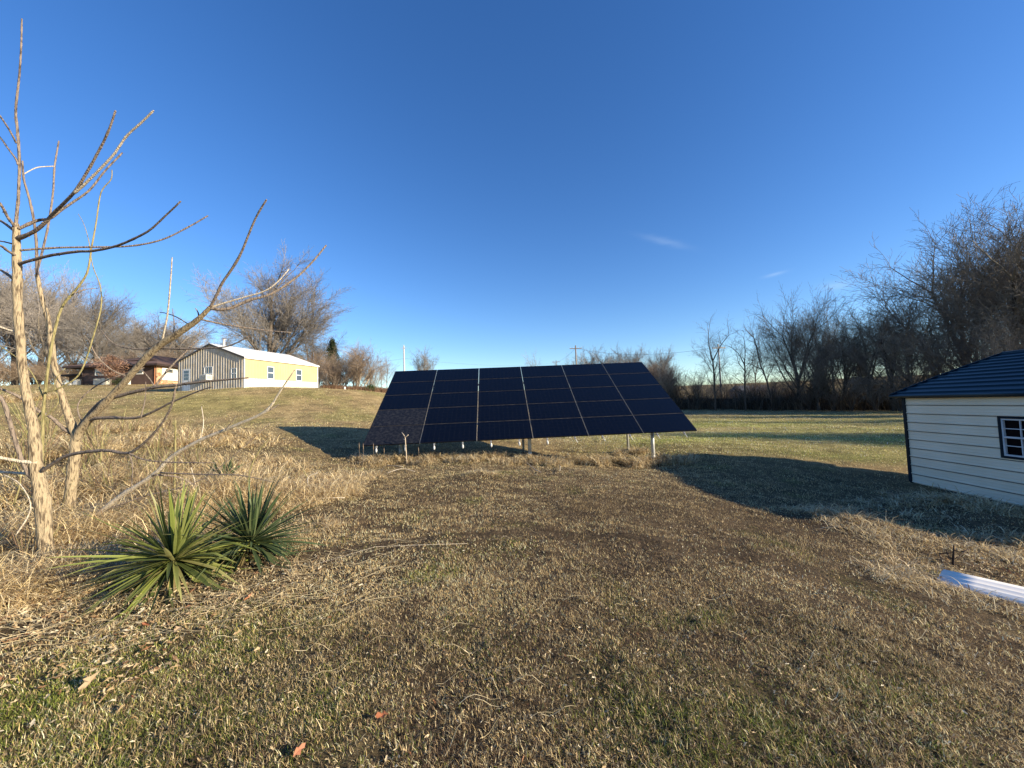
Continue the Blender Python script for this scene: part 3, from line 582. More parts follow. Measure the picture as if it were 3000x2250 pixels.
# leafy things: cedars, small brown leaved tree, evergreen bushes
def leafy(name, u, y, vtop, wpx, label, cat, cols, n=5000, shape='cone', trunk=True, leaf=.09, seed=1, vb=.1):
    r = np.random.RandomState(seed); top = at(u, vtop, y); x0 = top[0]; g = gz(x0, y); H = top[2]-g; Rw = wpx*y/FPX/2
    t = r.rand(n); h = vb+(1-vb)*t
    prof = (1-t)**.8+.04 if shape == 'cone' else np.sqrt(np.clip(1-(2*t-1)**2, 0, 1))
    a = r.uniform(0, 6.28, n); k = np.sqrt(r.uniform(.15, 1, n)); lob = .75+.35*np.sin(a*3+h*11)+.12*r.normal(0, 1, n)
    rr = prof*Rw*k*lob; P_ = np.stack([rr*np.cos(a), rr*np.sin(a), h*H], -1)+r.normal(0, leaf*.8, (n, 3))
    P_[:, 2] += r.normal(0, leaf, n)
    D1 = r.normal(0, 1, (n, 3)); D1 /= np.linalg.norm(D1, axis=1)[:, None]; D2 = np.cross(D1, r.normal(0, 1, (n, 3))); D2 /= np.linalg.norm(D2, axis=1)[:, None]
    s = (leaf*r.uniform(.5, 1.3, n))[:, None]; V = np.stack([P_-D1*s, P_+D2*s*.4, P_+D1*s, P_-D2*s*.4], 1).reshape(-1, 3)
    F_ = (np.arange(n)*4)[:, None]+np.array([[0, 1, 2, 3]]); c = np.array(cols)[r.randint(0, len(cols), n)]*r.uniform(.7, 1.3, n)[:, None]
    o = empty(name, (x0, y, g)); mesh_np('crown', V, [F_], LEAFM, o, col=np.repeat(c, 4, 0))
    mb = MB(); mb.tube([(0, 0, -.1), (.02, 0, H*.3), (0, .02, H*.7), (0, 0, H*.92)], [H*.022, H*.016, H*.009, H*.003], 7)
    for i in range(14):
        a_ = r.uniform(0, 6.28); h_ = r.uniform(.3, .85)*H; q_ = Rw*.8*(1.1-h_/H); mb.tube([(0, 0, h_), (q_*.5*math.cos(a_), q_*.5*math.sin(a_), h_+q_*.35), (q_*math.cos(a_), q_*math.sin(a_), h_+q_*.6)], [H*.006, H*.004, .004], 4)
    mb.build('trunk', BARK, o, True)
    return tag(o, label, cat)
leafy('cedar_tree', 974, 57, 998, 84, 'dark green cedar standing among the brown shrubs right of the shop', 'tree', [(.025, .04, .018), (.04, .055, .025)], 9000, leaf=.12, seed=2)
leafy('small_tree', 326, 46.5, 1045, 88, 'small tree holding dry reddish brown leaves in front of the brown house', 'tree', [(.24, .14, .09), (.18, .10, .065), (.32, .20, .14)], 2600, 'ball', leaf=.10, seed=3, vb=.3)
leafy('evergreen_shrub', 352, 47.5, 1112, 40, 'low dark evergreen shrub against the brown house wall', 'shrub', [(.035, .05, .02), (.06, .07, .03)], 1500, 'ball', leaf=.07, seed=4)
leafy('evergreen_shrub', 1086, 45, 1131, 38, 'small dark evergreen bush on the slope left of the array', 'shrub', [(.04, .06, .02), (.09, .12, .04)], 1600, 'ball', leaf=.08, seed=5, vb=.0)
leafy('cedar_tree', 2395, 53, 1085, 90, 'olive green cedar half hidden low in the right hand treeline', 'tree', [(.05, .05, .02), (.08, .075, .03)], 6000, leaf=.14, seed=6)
leafy('cedar_tree', 2520, 56, 1050, 90, 'blackish cedar deep in the right hand treeline right of the crossarm pole', 'tree', [(.02, .025, .014), (.03, .034, .018)], 7000, leaf=.14, seed=7)

# ------------------------------------------------------------------ foreground young trees (traced limb by limb, at their own depths)
def hero_bark(name, a, b):
    M = mat(name, a, b, 55, .85, bump=1, bscale=90, stretch=(1, 1, .16), lo=.38, hi=.50, detail=8); return M
HB = hero_bark('young_bark', (.11, .08, .05), (.36, .285, .18)); HBD = hero_bark('young_branch', (.095, .074, .062), (.24, .19, .15)); HBP = hero_bark('pale_branch', (.36, .30, .22), (.52, .45, .35)); CANE = hero_bark('green_cane', (.16, .14, .055), (.28, .24, .11)); BUD = mat('bud', (.34, .28, .22), (.45, .38, .3), 40, .8)
def smooth(P_, k=5):
    P_ = np.array(P_, float); out = []
    for i in range(len(P_)-1):
        p0 = P_[max(i-1, 0)]; p1 = P_[i]; p2 = P_[i+1]; p3 = P_[min(i+2, len(P_)-1)]
        for t in np.arange(k)/k: out.append(.5*((2*p1)+(-p0+p2)*t+(2*p0-5*p1+4*p2-p3)*t*t+(-p0+3*p1-3*p2+p3)*t**3))
    out.append(P_[-1]); return np.array(out)
HR = random.Random(4)
def vert(px, i):
    a = px[max(i-1, 0)]; b = px[min(i+1, len(px)-1)]; return abs(b[1]-a[1])/(math.hypot(b[0]-a[0], b[1]-a[1])+1e-6)
def limb(px, y0, y1, root=None):
    """px: (u,v,half width px); depth runs y0 -> y1 along the limb; returns (points, radii)"""
    n = len(px); seg = [0]
    for i in range(1, n): seg.append(seg[-1]+math.hypot(px[i][0]-px[i-1][0], px[i][1]-px[i-1][1]))
    out = []
    rad_ = []
    last = px[0][2]
    ws = [q[2] if len(q) > 2 else None for q in px]
    for i in range(n):
        if ws[i] is None:
            j = next((k for k in range(i, n) if ws[k] is not None), None); a = max(k for k in range(i) if ws[k] is not None)
            ws[i] = ws[a]+(ws[j]-ws[a])*(seg[i]-seg[a])/(seg[j]-seg[a]) if j else ws[a]
    for i, q in enumerate(px):
        y = y0+(y1-y0)*seg[i]/seg[-1]; out.append(list(at(q[0], q[1], y))+[ws[i]*y/FPX/math.sqrt(1+(vert(px, i)*(q[0]-1500)/FPX)**2)])
    S_ = smooth(out, 5); return S_
def add_limb(mb, S_, n=8, knots=True, buds=None):
    P_ = S_[:, :3].copy(); R_ = S_[:, 3].copy()
    for i in range(1, len(P_)-1):
        P_[i] += np.array([HR.gauss(0, 1), HR.gauss(0, 1), HR.gauss(0, 1)])*R_[i]*.05
        R_[i] *= 1+HR.gauss(0, .025)+(.15 if knots and HR.random() < .10 else 0)
    mb.tube(P_, list(np.maximum(R_, .0018)), n)
    if buds is not None:
        for i in range(3, len(P_), 4):
            d = np.array([HR.gauss(0, 1), HR.gauss(0, 1), HR.gauss(0, 1)]); d /= np.linalg.norm(d); s = R_[i]
            buds.tube([P_[i]+d*s*.6, P_[i]+d*s*1.25, P_[i]+d*s*1.6], [s*.45, s*.4, s*.15], 5)
        p = P_[-1]; d = norm(P_[-1]-P_[-3]); s = max(R_[-1]*.8, .003); buds.tube([p-d*s*.5, p+d*s*1.2, p+d*s*2.4, p+d*s*3], [s*1.0, s*1.35, s*.9, s*.3], 6)
def young_tree(name, label, base_uv, y, trunk, branches, cat='tree', tm=HB):
    p = at(*base_uv, y); root = empty(name, (0, 0, 0)); root.location = (p[0], p[1], gz(p[0], p[1]))
    off = Vector(root.location)
    def fin(o): o.data.transform(Matrix.Translation(-off)); return o
    mb = MB()
    for t in trunk: add_limb(mb, limb(*t), 14)
    fin(mb.build('trunk', tm, root, True))
    for (px, y0, y1, mt) in branches:
        px = [(q[0], q[1])+((q[2]*.80,) if len(q) > 2 else ()) for q in px]; mb = MB(); add_limb(mb, limb(px, y0, y1), 8, True, mb)
        fin(mb.build('branch', mt, root, True))
    return tag(root, label, cat)
young_tree('young_tree', 'bare young tree at the left edge with the thickest pale trunk, tallest in the foreground', (135, 1690), 4.15,
 [([(142, 1730, 40), (139, 1655, 29), (130, 1560, 25), (123, 1463, 26), (106, 1364, 22), (99, 1264, 18), (73, 1131, 16.5), (56, 966, 16), (50, 800, 15.5), (48, 700, 14), (46, 655, 11)], 4.15, 4.05)],
 [([(46, 665, 9), (50, 620, 7.5), (54, 570, 7), (57, 477), (51, 380, 6.3), (46, 325), (57, 217), (62, 135), (64, 58, 3.6)], 4.05, 3.8, HBD),
  ([(52, 482, 4.5), (46, 465), (20, 430), (0, 402), (-60, 335, 3)], 3.95, 4.1, HBD), ([(48, 420, 4.5), (30, 385), (0, 340), (-50, 280, 3)], 3.92, 3.6, HBD),
  ([(50, 700, 8), (108, 673), (163, 619), (217, 564), (255, 505), (282, 456), (315, 391), (337, 329, 4.6)], 4.05, 3.6, HBD),
  ([(217, 566, 5.5), (244, 543), (326, 461), (369, 401), (412, 361), (447, 327, 3.8)], 3.76, 3.55, HBP),
  ([(50, 672, 6), (109, 646), (146, 640), (190, 608), (260, 559), (304, 505), (356, 450, 3)], 4.05, 4.3, HBD),
  ([(48, 670, 7), (22, 635), (0, 597), (-60, 540, 4)], 4.05, 3.7, HBD), ([(46, 680, 6), (0, 646), (-70, 620, 4)], 4.05, 4.4, HBD), ([(48, 718, 3), (0, 706), (-70, 700, 2)], 4.05, 4.2, HBD), ([(48, 750, 5.5), (20, 733), (0, 719), (-70, 695, 4)], 4.05, 3.6, HBD), ([(50, 830, 6), (30, 810), (0, 790), (-60, 765, 4)], 4.06, 4.5, HBD),
  ([(52, 775, 6), (136, 751), (217, 738), (271, 735), (336, 722), (391, 700), (440, 673), (488, 629), (527, 592, 3.2)], 4.06, 3.5, HBD),
  ([(54, 734, 4), (163, 726), (260, 724), (380, 721), (472, 703), (543, 670), (606, 634, 2.6)], 4.06, 4.5, HBD),
  ([(100, 1400, 12), (73, 1370, 10), (40, 1277), (13, 1185, 9), (-10, 1150), (-60, 1060, 7)], 4.1, 3.8, HBD), ([(110, 1356, 7), (50, 1350), (0, 1341), (-60, 1330, 5)], 4.1, 3.9, HBP), ([(112, 1390, 5), (50, 1386), (0, 1383), (-60, 1380, 4)], 4.1, 4.3, HBP),
  ([(126, 1378, 8), (150, 1362), (192, 1337, 6.5), (252, 1324), (318, 1320), (378, 1327), (431, 1290), (477, 1237), (504, 1184), (515, 1130, 3.6)], 4.1, 3.5, HBD),
  ([(378, 1328, 3), (424, 1347), (491, 1354), (632, 1356, 1.5)], 3.72, 3.6, HBD), ([(380, 1328, 3), (388, 1363), (387, 1400), (385, 1440, 1.5)], 3.72, 3.7, HBD), ([(60, 975, 4), (20, 965), (-40, 940, 3)], 4.08, 4, HBP)])
young_tree('young_tree', 'bare young tree forking low into a slim stem and a long pale limb slanting right', (199, 1535), 5.7,
 [([(196, 1570, 24), (199, 1530, 21), (209, 1430, 19), (219, 1330, 18), (226, 1270, 17)], 5.7, 5.65), ([(226, 1290, 15), (206, 1231, 13), (179, 1151, 11.5), (159, 1065, 11), (139, 933, 9), (127, 890, 8), (108, 803, 7)], 5.66, 5.5),
  ([(224, 1300, 13), (237, 1258, 13), (292, 1198, 11.5), (371, 1112, 11), (451, 1025, 10.5), (530, 972, 9.5), (583, 933, 8), (617, 899, 6.5)], 5.66, 5.1)],
 [([(109, 810, 7), (106, 705), (98, 640, 6), (87, 586), (70, 526, 5), (66, 475, 4)], 5.5, 5.3, HBD), ([(109, 792, 5.5), (125, 732), (141, 662), (155, 570), (160, 488), (172, 416, 3.6)], 5.5, 5.9, HBD), ([(70, 510, 2.2), (108, 491), (157, 487, 1.6)], 5.4, 5.7, HBP),
  ([(615, 903, 6), (637, 860), (651, 830), (700, 754), (732, 678), (754, 629), (779, 588, 3.3)], 5.1, 4.6, HBD), ([(610, 902, 6), (663, 906), (729, 880), (796, 860), (868, 813), (917, 765), (953, 722, 3.2)], 5.1, 5.6, HBD), ([(612, 904, 3.5), (640, 893), (705, 874), (776, 852), (814, 825), (845, 790, 2)], 5.12, 5.3, HBP),
  ([(590, 936, 3.4), (650, 949), (763, 966), (851, 974, 1.6)], 5.15, 5.6, HBD), ([(474, 1005, 4.2), (481, 970), (491, 919), (500, 820), (504, 757, 2.6)], 5.25, 4.9, HBP), ([(470, 1020, 3.6), (520, 1022), (557, 1022), (630, 1019), (676, 1012), (731, 984, 2)], 5.3, 5, HBD),
  ([(462, 1016, 3.4), (420, 1024), (371, 1019), (330, 1005), (298, 970, 1.6)], 5.3, 5.5, HBD), ([(380, 1105, 3.4), (330, 1085), (285, 1045), (262, 1000, 1.8)], 5.4, 5.2, HBD), ([(560, 955, 2.6), (520, 930), (487, 918), (470, 915, 1.5)], 5.2, 5.4, HBD), ([(584, 932, 4), (580, 915), (574, 905, 2)], 5.2, 5.15, HBD),
  ([(228, 1272, 7.5), (265, 1231), (318, 1224), (398, 1224), (451, 1205), (504, 1178), (584, 1145), (622, 1133, 2)], 5.65, 5.0, HBD), ([(232, 1250, 8.5), (292, 1181, 7.5), (358, 1158, 6.5), (424, 1141), (451, 1135), (517, 1128), (597, 1118), (725, 1107, 2.8)], 5.65, 5.1, HBD),
  ([(451, 1137, 4.5), (491, 1085), (544, 1030), (579, 998, 2.6)], 5.4, 5.6, HBD), ([(212, 1272, 7), (180, 1250), (152, 1224), (113, 1204), (60, 1165), (0, 1138), (-50, 1120, 4)], 5.66, 5.2, HBD), ([(240, 1240, 3), (230, 1180), (300, 1120), (420, 1078, 1.6)], 5.6, 5.9, HBD),
  ([(455, 1135, 2.5), (415, 1085), (330, 1040), (300, 1035, 1.6)], 5.4, 5.5, HBD), ([(412, 1225, 2.6), (425, 1170), (427, 1120, 1.4)], 5.2, 5.2, HBD), ([(500, 1000, 2.6), (510, 960), (505, 905, 1.4)], 5.25, 5.5, HBD)])
young_tree('sapling', 'thin pale leaning sapling rising to the right from the ground behind the front yucca', (240, 1560), 5.2,
 [([(225, 1590, 8), (252, 1536, 8.5), (300, 1495, 8), (358, 1450, 7), (451, 1390, 6), (504, 1337), (584, 1291, 5), (663, 1258, 4.5), (769, 1211, 4), (802, 1178, 3.5)], 5.3, 4.9)],
 [([(800, 1180, 3.5), (825, 1140), (862, 1086, 2.6)], 4.9, 4.8, HBP), ([(769, 1212, 3), (800, 1196), (815, 1185, 1.6)], 4.92, 5.0, HBD), ([(451, 1391, 3.5), (517, 1397), (577, 1423, 1.6)], 5.1, 5.3, HBD), ([(470, 1385, 3), (597, 1390), (700, 1392), (802, 1413, 1.4)], 5.1, 4.8, HBD), ([(300, 1497, 2.8), (420, 1455), (600, 1400), (790, 1240, 1.2)], 5.3, 5.6, HBD), ([(660, 1259, 2), (680, 1235), (690, 1220, 1.2)], 4.95, 4.9, HBD)], 'sapling', HBP)
young_tree('green_cane', 'long greenish cane curving up past the front trunk with a hooked tip', (126, 1500), 4.9,
 [([(118, 1560, 6), (122, 1400, 6), (126, 1224, 5.5), (133, 1145), (149, 1025), (179, 906, 4.5), (219, 853), (255, 800), (268, 727), (282, 651), (296, 564), (325, 526), (328, 498, 1.6)], 4.8, 5.0)], [([(133, 1150, 3.4), (186, 1131), (239, 1085), (285, 946, 3.4), (297, 890), (293, 836), (271, 776), (260, 705), (245, 655), (230, 628, 1.2)], 4.85, 5.2, CANE), ([(215, 860, 2), (250, 848), (284, 845, 1.2)], 4.9, 5.1, HBD), ([(130, 1170, 3), (80, 1075), (-20, 1000, 2)], 4.9, 5, CANE),
  ([(128, 1200, 3.4), (60, 1290), (20, 1420, 2)], 4.9, 5, CANE), ([(126, 1225, 3), (170, 1180), (160, 1120), (190, 1080, 1.4)], 4.9, 5.0, CANE)], 'cane', CANE)
young_tree('plant_stake', 'straight greenish stake standing upright in the dry grass right of the forked trees', (510, 1500), 6.0,
 [([(510, 1530, 3.6), (511, 1450, 3.6), (513, 1340, 3.4), (514, 1230, 3)], 6.0, 6.0)], [([(510, 1440, 2), (525, 1420), (533, 1400, 1.2)], 6.0, 6.05, CANE)], 'stake', CANE)
cane_px = [([(450, 1500, 3), (470, 1430), (440, 1330), (425, 1300, 1.5)], 6.4), ([(560, 1510, 3), (575, 1440), (560, 1370, 1.5)], 6.2), ([(725, 1420, 3), (735, 1370), (760, 1320), (790, 1285, 1.2)], 6.6), ([(585, 1300, 2.2), (596, 1240), (590, 1190, 1.2)], 7.2), ([(880, 1460, 2.2), (905, 1420), (885, 1370, 1.2)], 7.4), ([(908, 1440, 2.5), (902, 1400), (930, 1385, 1.2)], 7.4), ([(40, 1480, 3), (60, 1400), (30, 1330, 1.5)], 4.6), ([(45, 1570, 3), (90, 1490), (60, 1420), (10, 1390, 1.5)], 3.9), ([(295, 1350, 2.6), (300, 1290), (310, 1240, 1.5)], 7.0)]
for i, (px, y) in enumerate(cane_px):
    young_tree('dead_cane', ['thin dead cane standing in the dry grass near the stake', 'thin dead cane standing in the dry grass below the slanting sapling', 'slender cane in front of the lawn slope, leaning right', 'hair thin cane against the lawn below the yellow shop', 'short pale cane leaning left at the right edge of the dry grass bed', 'short forked cane at the right edge of the dry grass bed', 'dead cane left of the front trunk, upright', 'bent dead cane left of the front trunk near its base', 'pale upright cane just right of the second trunk'][i], px[0][:2], y, [(px, y, y+.1)], [], 'cane', HBP if i % 2 else CANE)

# ------------------------------------------------------------------ yuccas
def yucca(u, v, y_, n, Lm, label, seed, cols, w=.034, zoff=0, pw_=1.2, lo_=14, rh=.16):
    r = np.random.RandomState(seed); p = at(u, v, y_); x0, y0 = p[0], p[1]; g = gz(x0, y0)+zoff; V = []; F_ = []; C = []
    k = 11
    for i in range(n):
        t = (i+.5)/n; a = i*2.39996+r.normal(0, .6); el = rad(80)*(1-t)**pw_-rad(lo_)*t+rad(15)*r.normal(0, 1); L = Lm*r.uniform(.6, 1.18)*(.85+.25*math.sin(t*3))
        d = np.array([math.cos(a)*math.cos(el), math.sin(a)*math.cos(el), math.sin(el)]); side = np.array([-math.sin(a), math.cos(a), 0]); side = side*math.cos(q:=r.normal(0, .35))+np.cross(d, side)*math.sin(q)
        pos = np.array([.03*math.cos(a), .03*math.sin(a), rh*(.75+.4*(1-t))]); droop = r.uniform(.1, 1.1)*(.25+.55*t)
        bend = r.uniform(.3, .8) if r.rand() < .28 else None; tw = r.normal(0, .1)
        c0 = np.array(cols[r.randint(0, len(cols))])*r.uniform(.8, 1.2); ww = w*r.uniform(.8, 1.15)
        if t > .8 and r.rand() < .4: c0 = np.array([.42, .33, .15])*r.uniform(.7, 1.1)
        b = len(V)
        for j in range(k+1):
            s = j/k; wd = ww*(.62+1.1*s-.2*s*s if s < .35 else (.62+.385-.0245)*(1-((s-.35)/.65)**1.9))/2; wd = max(wd, .0006)
            up = np.cross(side, d); nn = np.cross(d, side); fold = wd*.42
            V += [pos-side*wd+nn*-fold*0+np.array([0, 0, fold]), pos, pos+side*wd+np.array([0, 0, fold])]
            cc_ = c0*(.8+.25*s); cc_ = cc_*(1-max(0, s-.9)*6)+np.array([.35, .25, .12])*max(0, s-.9)*6
            C += [cc_*1.15, cc_*.85, cc_*1.15]
            pos = pos+d*(L/k); dr = droop/k
            if bend is not None and s > bend: dr += 1.6/k*2; bend = 2
            d = norm(d+np.array([0, 0, -dr*(.4+1.2*s)])+side*tw/k)
            gl = gz(x0+pos[0], y0+pos[1])-g+.02
            if pos[2] < gl: pos[2] = gl; d[2] = max(d[2], 0); d = norm(d)
        for j in range(k):
            q0 = b+3*j; F_ += [(q0, q0+1, q0+4, q0+3), (q0+1, q0+2, q0+5, q0+4)]
    o = mesh_np('yucca', np.array(V), [np.array(F_)], LEAFM, smooth=True, col=np.clip(np.array(C), 0, 1), loc=(x0, y0, g))
    return tag(o, label, 'yucca', 'yuccas beside the bare trees')
YG = [(.17, .20, .045), (.22, .25, .07), (.24, .26, .08), (.10, .13, .04), (.30, .29, .11)]; YB = [(.055, .085, .035), (.08, .115, .05), (.11, .14, .06)]
yucca(510, 1712, 3.78, 240, .72, 'nearest yucca with wide bright yellow green leaves, many bent to the ground', 1, YG, .034, 0, 2.3, 24, .22)
yucca(735, 1672, 4.3, 270, .70, 'round dense dark green yucca right behind the nearest one', 2, YB, .028, .0, 1.5, 26, .17)
yucca(655, 1410, 7.8, 80, .5, 'small dark yucca further back in the dry grass bed', 3, YB, .035)

# ------------------------------------------------------------------ yellow metal shop on the hill
th = rad(14); e1 = np.array([math.sin(th), math.cos(th)]); SX, SY = -23.1, 33.1
def shop():
    Z0 = 3.72; root = empty('metal_shop_building', (SX, SY, Z0), math.pi/2-th)
    LN, WD, HE, RI = 8.66, 7.52, 2.80, 1.38
    yel = mat('yellow_metal', (.42, .36, .185), (.455, .39, .21), .8, .45); cream = mat('cream_metal', (.56, .52, .42), (.60, .56, .46), .8, .45); gab = mat('weathered_metal', (.42, .36, .27), (.54, .48, .40), 2, .6)
    rf = mat('white_roof_metal', (.66, .66, .64), (.72, .72, .70), 1, .35); dk = mat('dark_trim', (.05, .045, .04), (.08, .07, .06), 3, .6); wh = mat('white_trim', (.74, .73, .70), (.8, .8, .78), 3, .5)
    gl = mat('shop_glass', (.045, .06, .085), (.07, .09, .12), 1.5, .08, spec=.8)
    def ribs(y, z0, z1, name, m, d=.018):
        pts = [(0, 0)]; x = 0
        while x < LN-.31:
            pts += [(x+.11, 0), (x+.13, -d), (x+.17, -d), (x+.19, 0)]; x += .305
        pts += [(LN, 0)]; mb = MB(); n = len(pts)
        vs = [(a, y+b, z0) for a, b in pts]+[(a, y+b, z1) for a, b in pts]+[(0, .06, z0), (LN, .06, z0), (0, .06, z1), (LN, .06, z1)]
        fs = [(i, i+1, n+i+1, n+i) for i in range(n-1)]+[(2*n, 2*n+1, 2*n+3, 2*n+2)]
        mb.add(vs, fs); return mb.build(name, m, root)
    ribs(-.004, .93, HE, 'side_wall', yel); ribs(-.004, 0, .925, 'wainscot', cream); MB().box(0, LN, -.012, -.004, .915, .94).build('trim_strip', wh, root)
    # gable with deep ribs so that raking sun stripes it
    mb = MB(); y = 0; prof = []
    while y < WD-.29:
        prof += [(y, 0), (y+.09, 0), (y+.185, -.065), (y+.20, -.065), (y+.285, 0)]; y += .285
    prof += [(WD, 0)]
    def top(y): return HE+RI*(1-abs(y-WD/2)/(WD/2))-.02
    vs = [(b, a, -.3) for a, b in prof]+[(b, a, top(a)) for a, b in prof]; n = len(prof); mb.add(vs, [(i, n+i, n+i+1, i+1) for i in range(n-1)]); mb.build('gable_wall', gab, root)
    MB().prism([(LN, 0, -.3), (LN, WD, -.3), (LN, WD, HE), (LN, WD/2, HE+RI-.02), (LN, 0, HE)], (-.05, 0, 0)).build('back_gable_wall', yel, root)
    MB().box(0.02, LN-.06, WD-.06, WD, -.3, HE-.02).build('back_wall', yel, root); MB().box(-.045, .035, -.045, .004, -.1, HE).build('corner_trim', wh, root); MB().box(LN-.05, LN+.02, -.04, .0, -.1, HE-.01).build('corner_trim', wh, root)
    # roof: two ribbed sheets
    for sgn, nm in ((1, 'roof'), (-1, 'roof')):
        mb = MB(); x = -.12; pr = []
        while x < LN-.2: pr += [(x, 0), (x+.25, 0), (x+.265, .02), (x+.295, .02), (x+.31, 0)]; x += .31
        pr += [(LN+.12, 0)]; ye = -.14 if sgn == 1 else WD+.14; ze = HE-.14*RI/(WD/2)+.02; yr = WD/2; zr = HE+RI+.02; n = len(pr)
        vs = [(a, ye, ze+b) for a, b in pr]+[(a, yr, zr+b) for a, b in pr]; mb.add(vs, [(i, i+1, n+i+1, n+i) if sgn == 1 else (i, n+i, n+i+1, i+1) for i in range(n-1)])
        mb.prism([(-.12, ye, ze-.008), (-.12, yr, zr-.008), (-.12, yr, zr-.04), (-.12, ye, ze-.04)], (LN+.24, 0, 0)); mb.build(nm, rf, root)
    MB().prism([(-.15, -.16, HE-.20), (-.15, WD/2, HE+RI-.14), (-.15, WD+.16, HE-.20), (-.15, WD+.16, HE-.05), (-.15, WD/2, HE+RI+.015), (-.15, -.16, HE-.05)], (.03, 0, 0)).build('rake_trim', dk, root)
    MB().box(-.1, LN+.1, -.17, -.12, HE-.16, HE-.07).build('eave_trim', wh, root)
    def win(side, a0, a1, z0, z1, nm='window'):
        fr = MB(); t = .05
        def bx(m_, p0, p1, q0, q1, d0, d1):
            if side == 's': m_.box(p0, p1, -d1, -d0, q0, q1)
            else: m_.box(-d1, -d0, p0, p1, q0, q1)
        bx(fr, a0, a0+t, z0, z1, .02, .075); bx(fr, a1-t, a1, z0, z1, .02, .075); bx(fr, a0+t, a1-t, z1-t, z1, .02, .075); bx(fr, a0+t, a1-t, z0, z0+t, .02, .075); zm = (z0+z1)/2; bx(fr, a0+t, a1-t, zm-.03, zm+.03, .02, .075)
        w = fr.build('window', wh, root); g = MB(); bx(g, a0+t, a1-t, z0+t, z1-t, .025, .05); g.build('pane', gl, w); return w
    win('s', 2.26, 3.0, .98, 2.14); win('s', 5.64, 6.38, .98, 2.14); win('g', .74, 1.36, .92, 1.85); win('g', 3.41, 4.38, .90, 2.12)
    d = MB().box(-.06, -.02, 6.0, 6.9, 0.02, 2.06).build('door', wh, root); g = MB()
    for i in range(3):
        for j in range(3): g.box(-.068, -.055, 6.16+.19*i, 6.33+.19*i, 1.05+.30*j, 1.31+.30*j)
    g.build('pane', gl, d); MB().tube([(-.06, 6.1, .95), (-.13, 6.1, .95)], .03, 8).build('handle', dk, d)
    ac = MB().box(-.55, -.05, 3.5, 4.27, .92, 1.38).build('air_conditioner', mat('ac_case', (.62, .60, .54), (.68, .66, .6), 4, .5), root, bevel=.015)
    g = MB()
    for i in range(9): g.box(-.562, -.552, 3.55, 4.22, .96+.043*i, .98+.043*i)
    for i in range(8): g.box(-.5+.05*i, -.475+.05*i, 3.488, 3.498, 1.0, 1.3)
    g.build('grille', mat('ac_grille', (.25, .24, .22), (.3, .29, .27), 4, .5), ac)
    MB().tube([(1.07, 3.55, HE+RI-.2), (1.07, 3.55, HE+RI+.55)], .10, 12).tube([(1.07, 3.55, HE+RI+.50), (1.07, 3.55, HE+RI+.54)], .2, 12).tube([(1.07, 3.55, HE+RI+.62), (1.07, 3.55, HE+RI+.68)], [.22, .05], 12).build('flue_pipe', mat('flue', (.42, .38, .36), (.5, .46, .44), 4, .5, metal=.4), root)
    MB().box(0.03, LN-.06, .07, WD-.07, -.35, -.02).build('slab', mat('shop_concrete', (.3, .29, .27), (.36, .35, .33), 4), root)
    tag(root, 'metal shop with yellow side wall, striped ribbed gable and white roof on the hilltop', 'building')
shop()

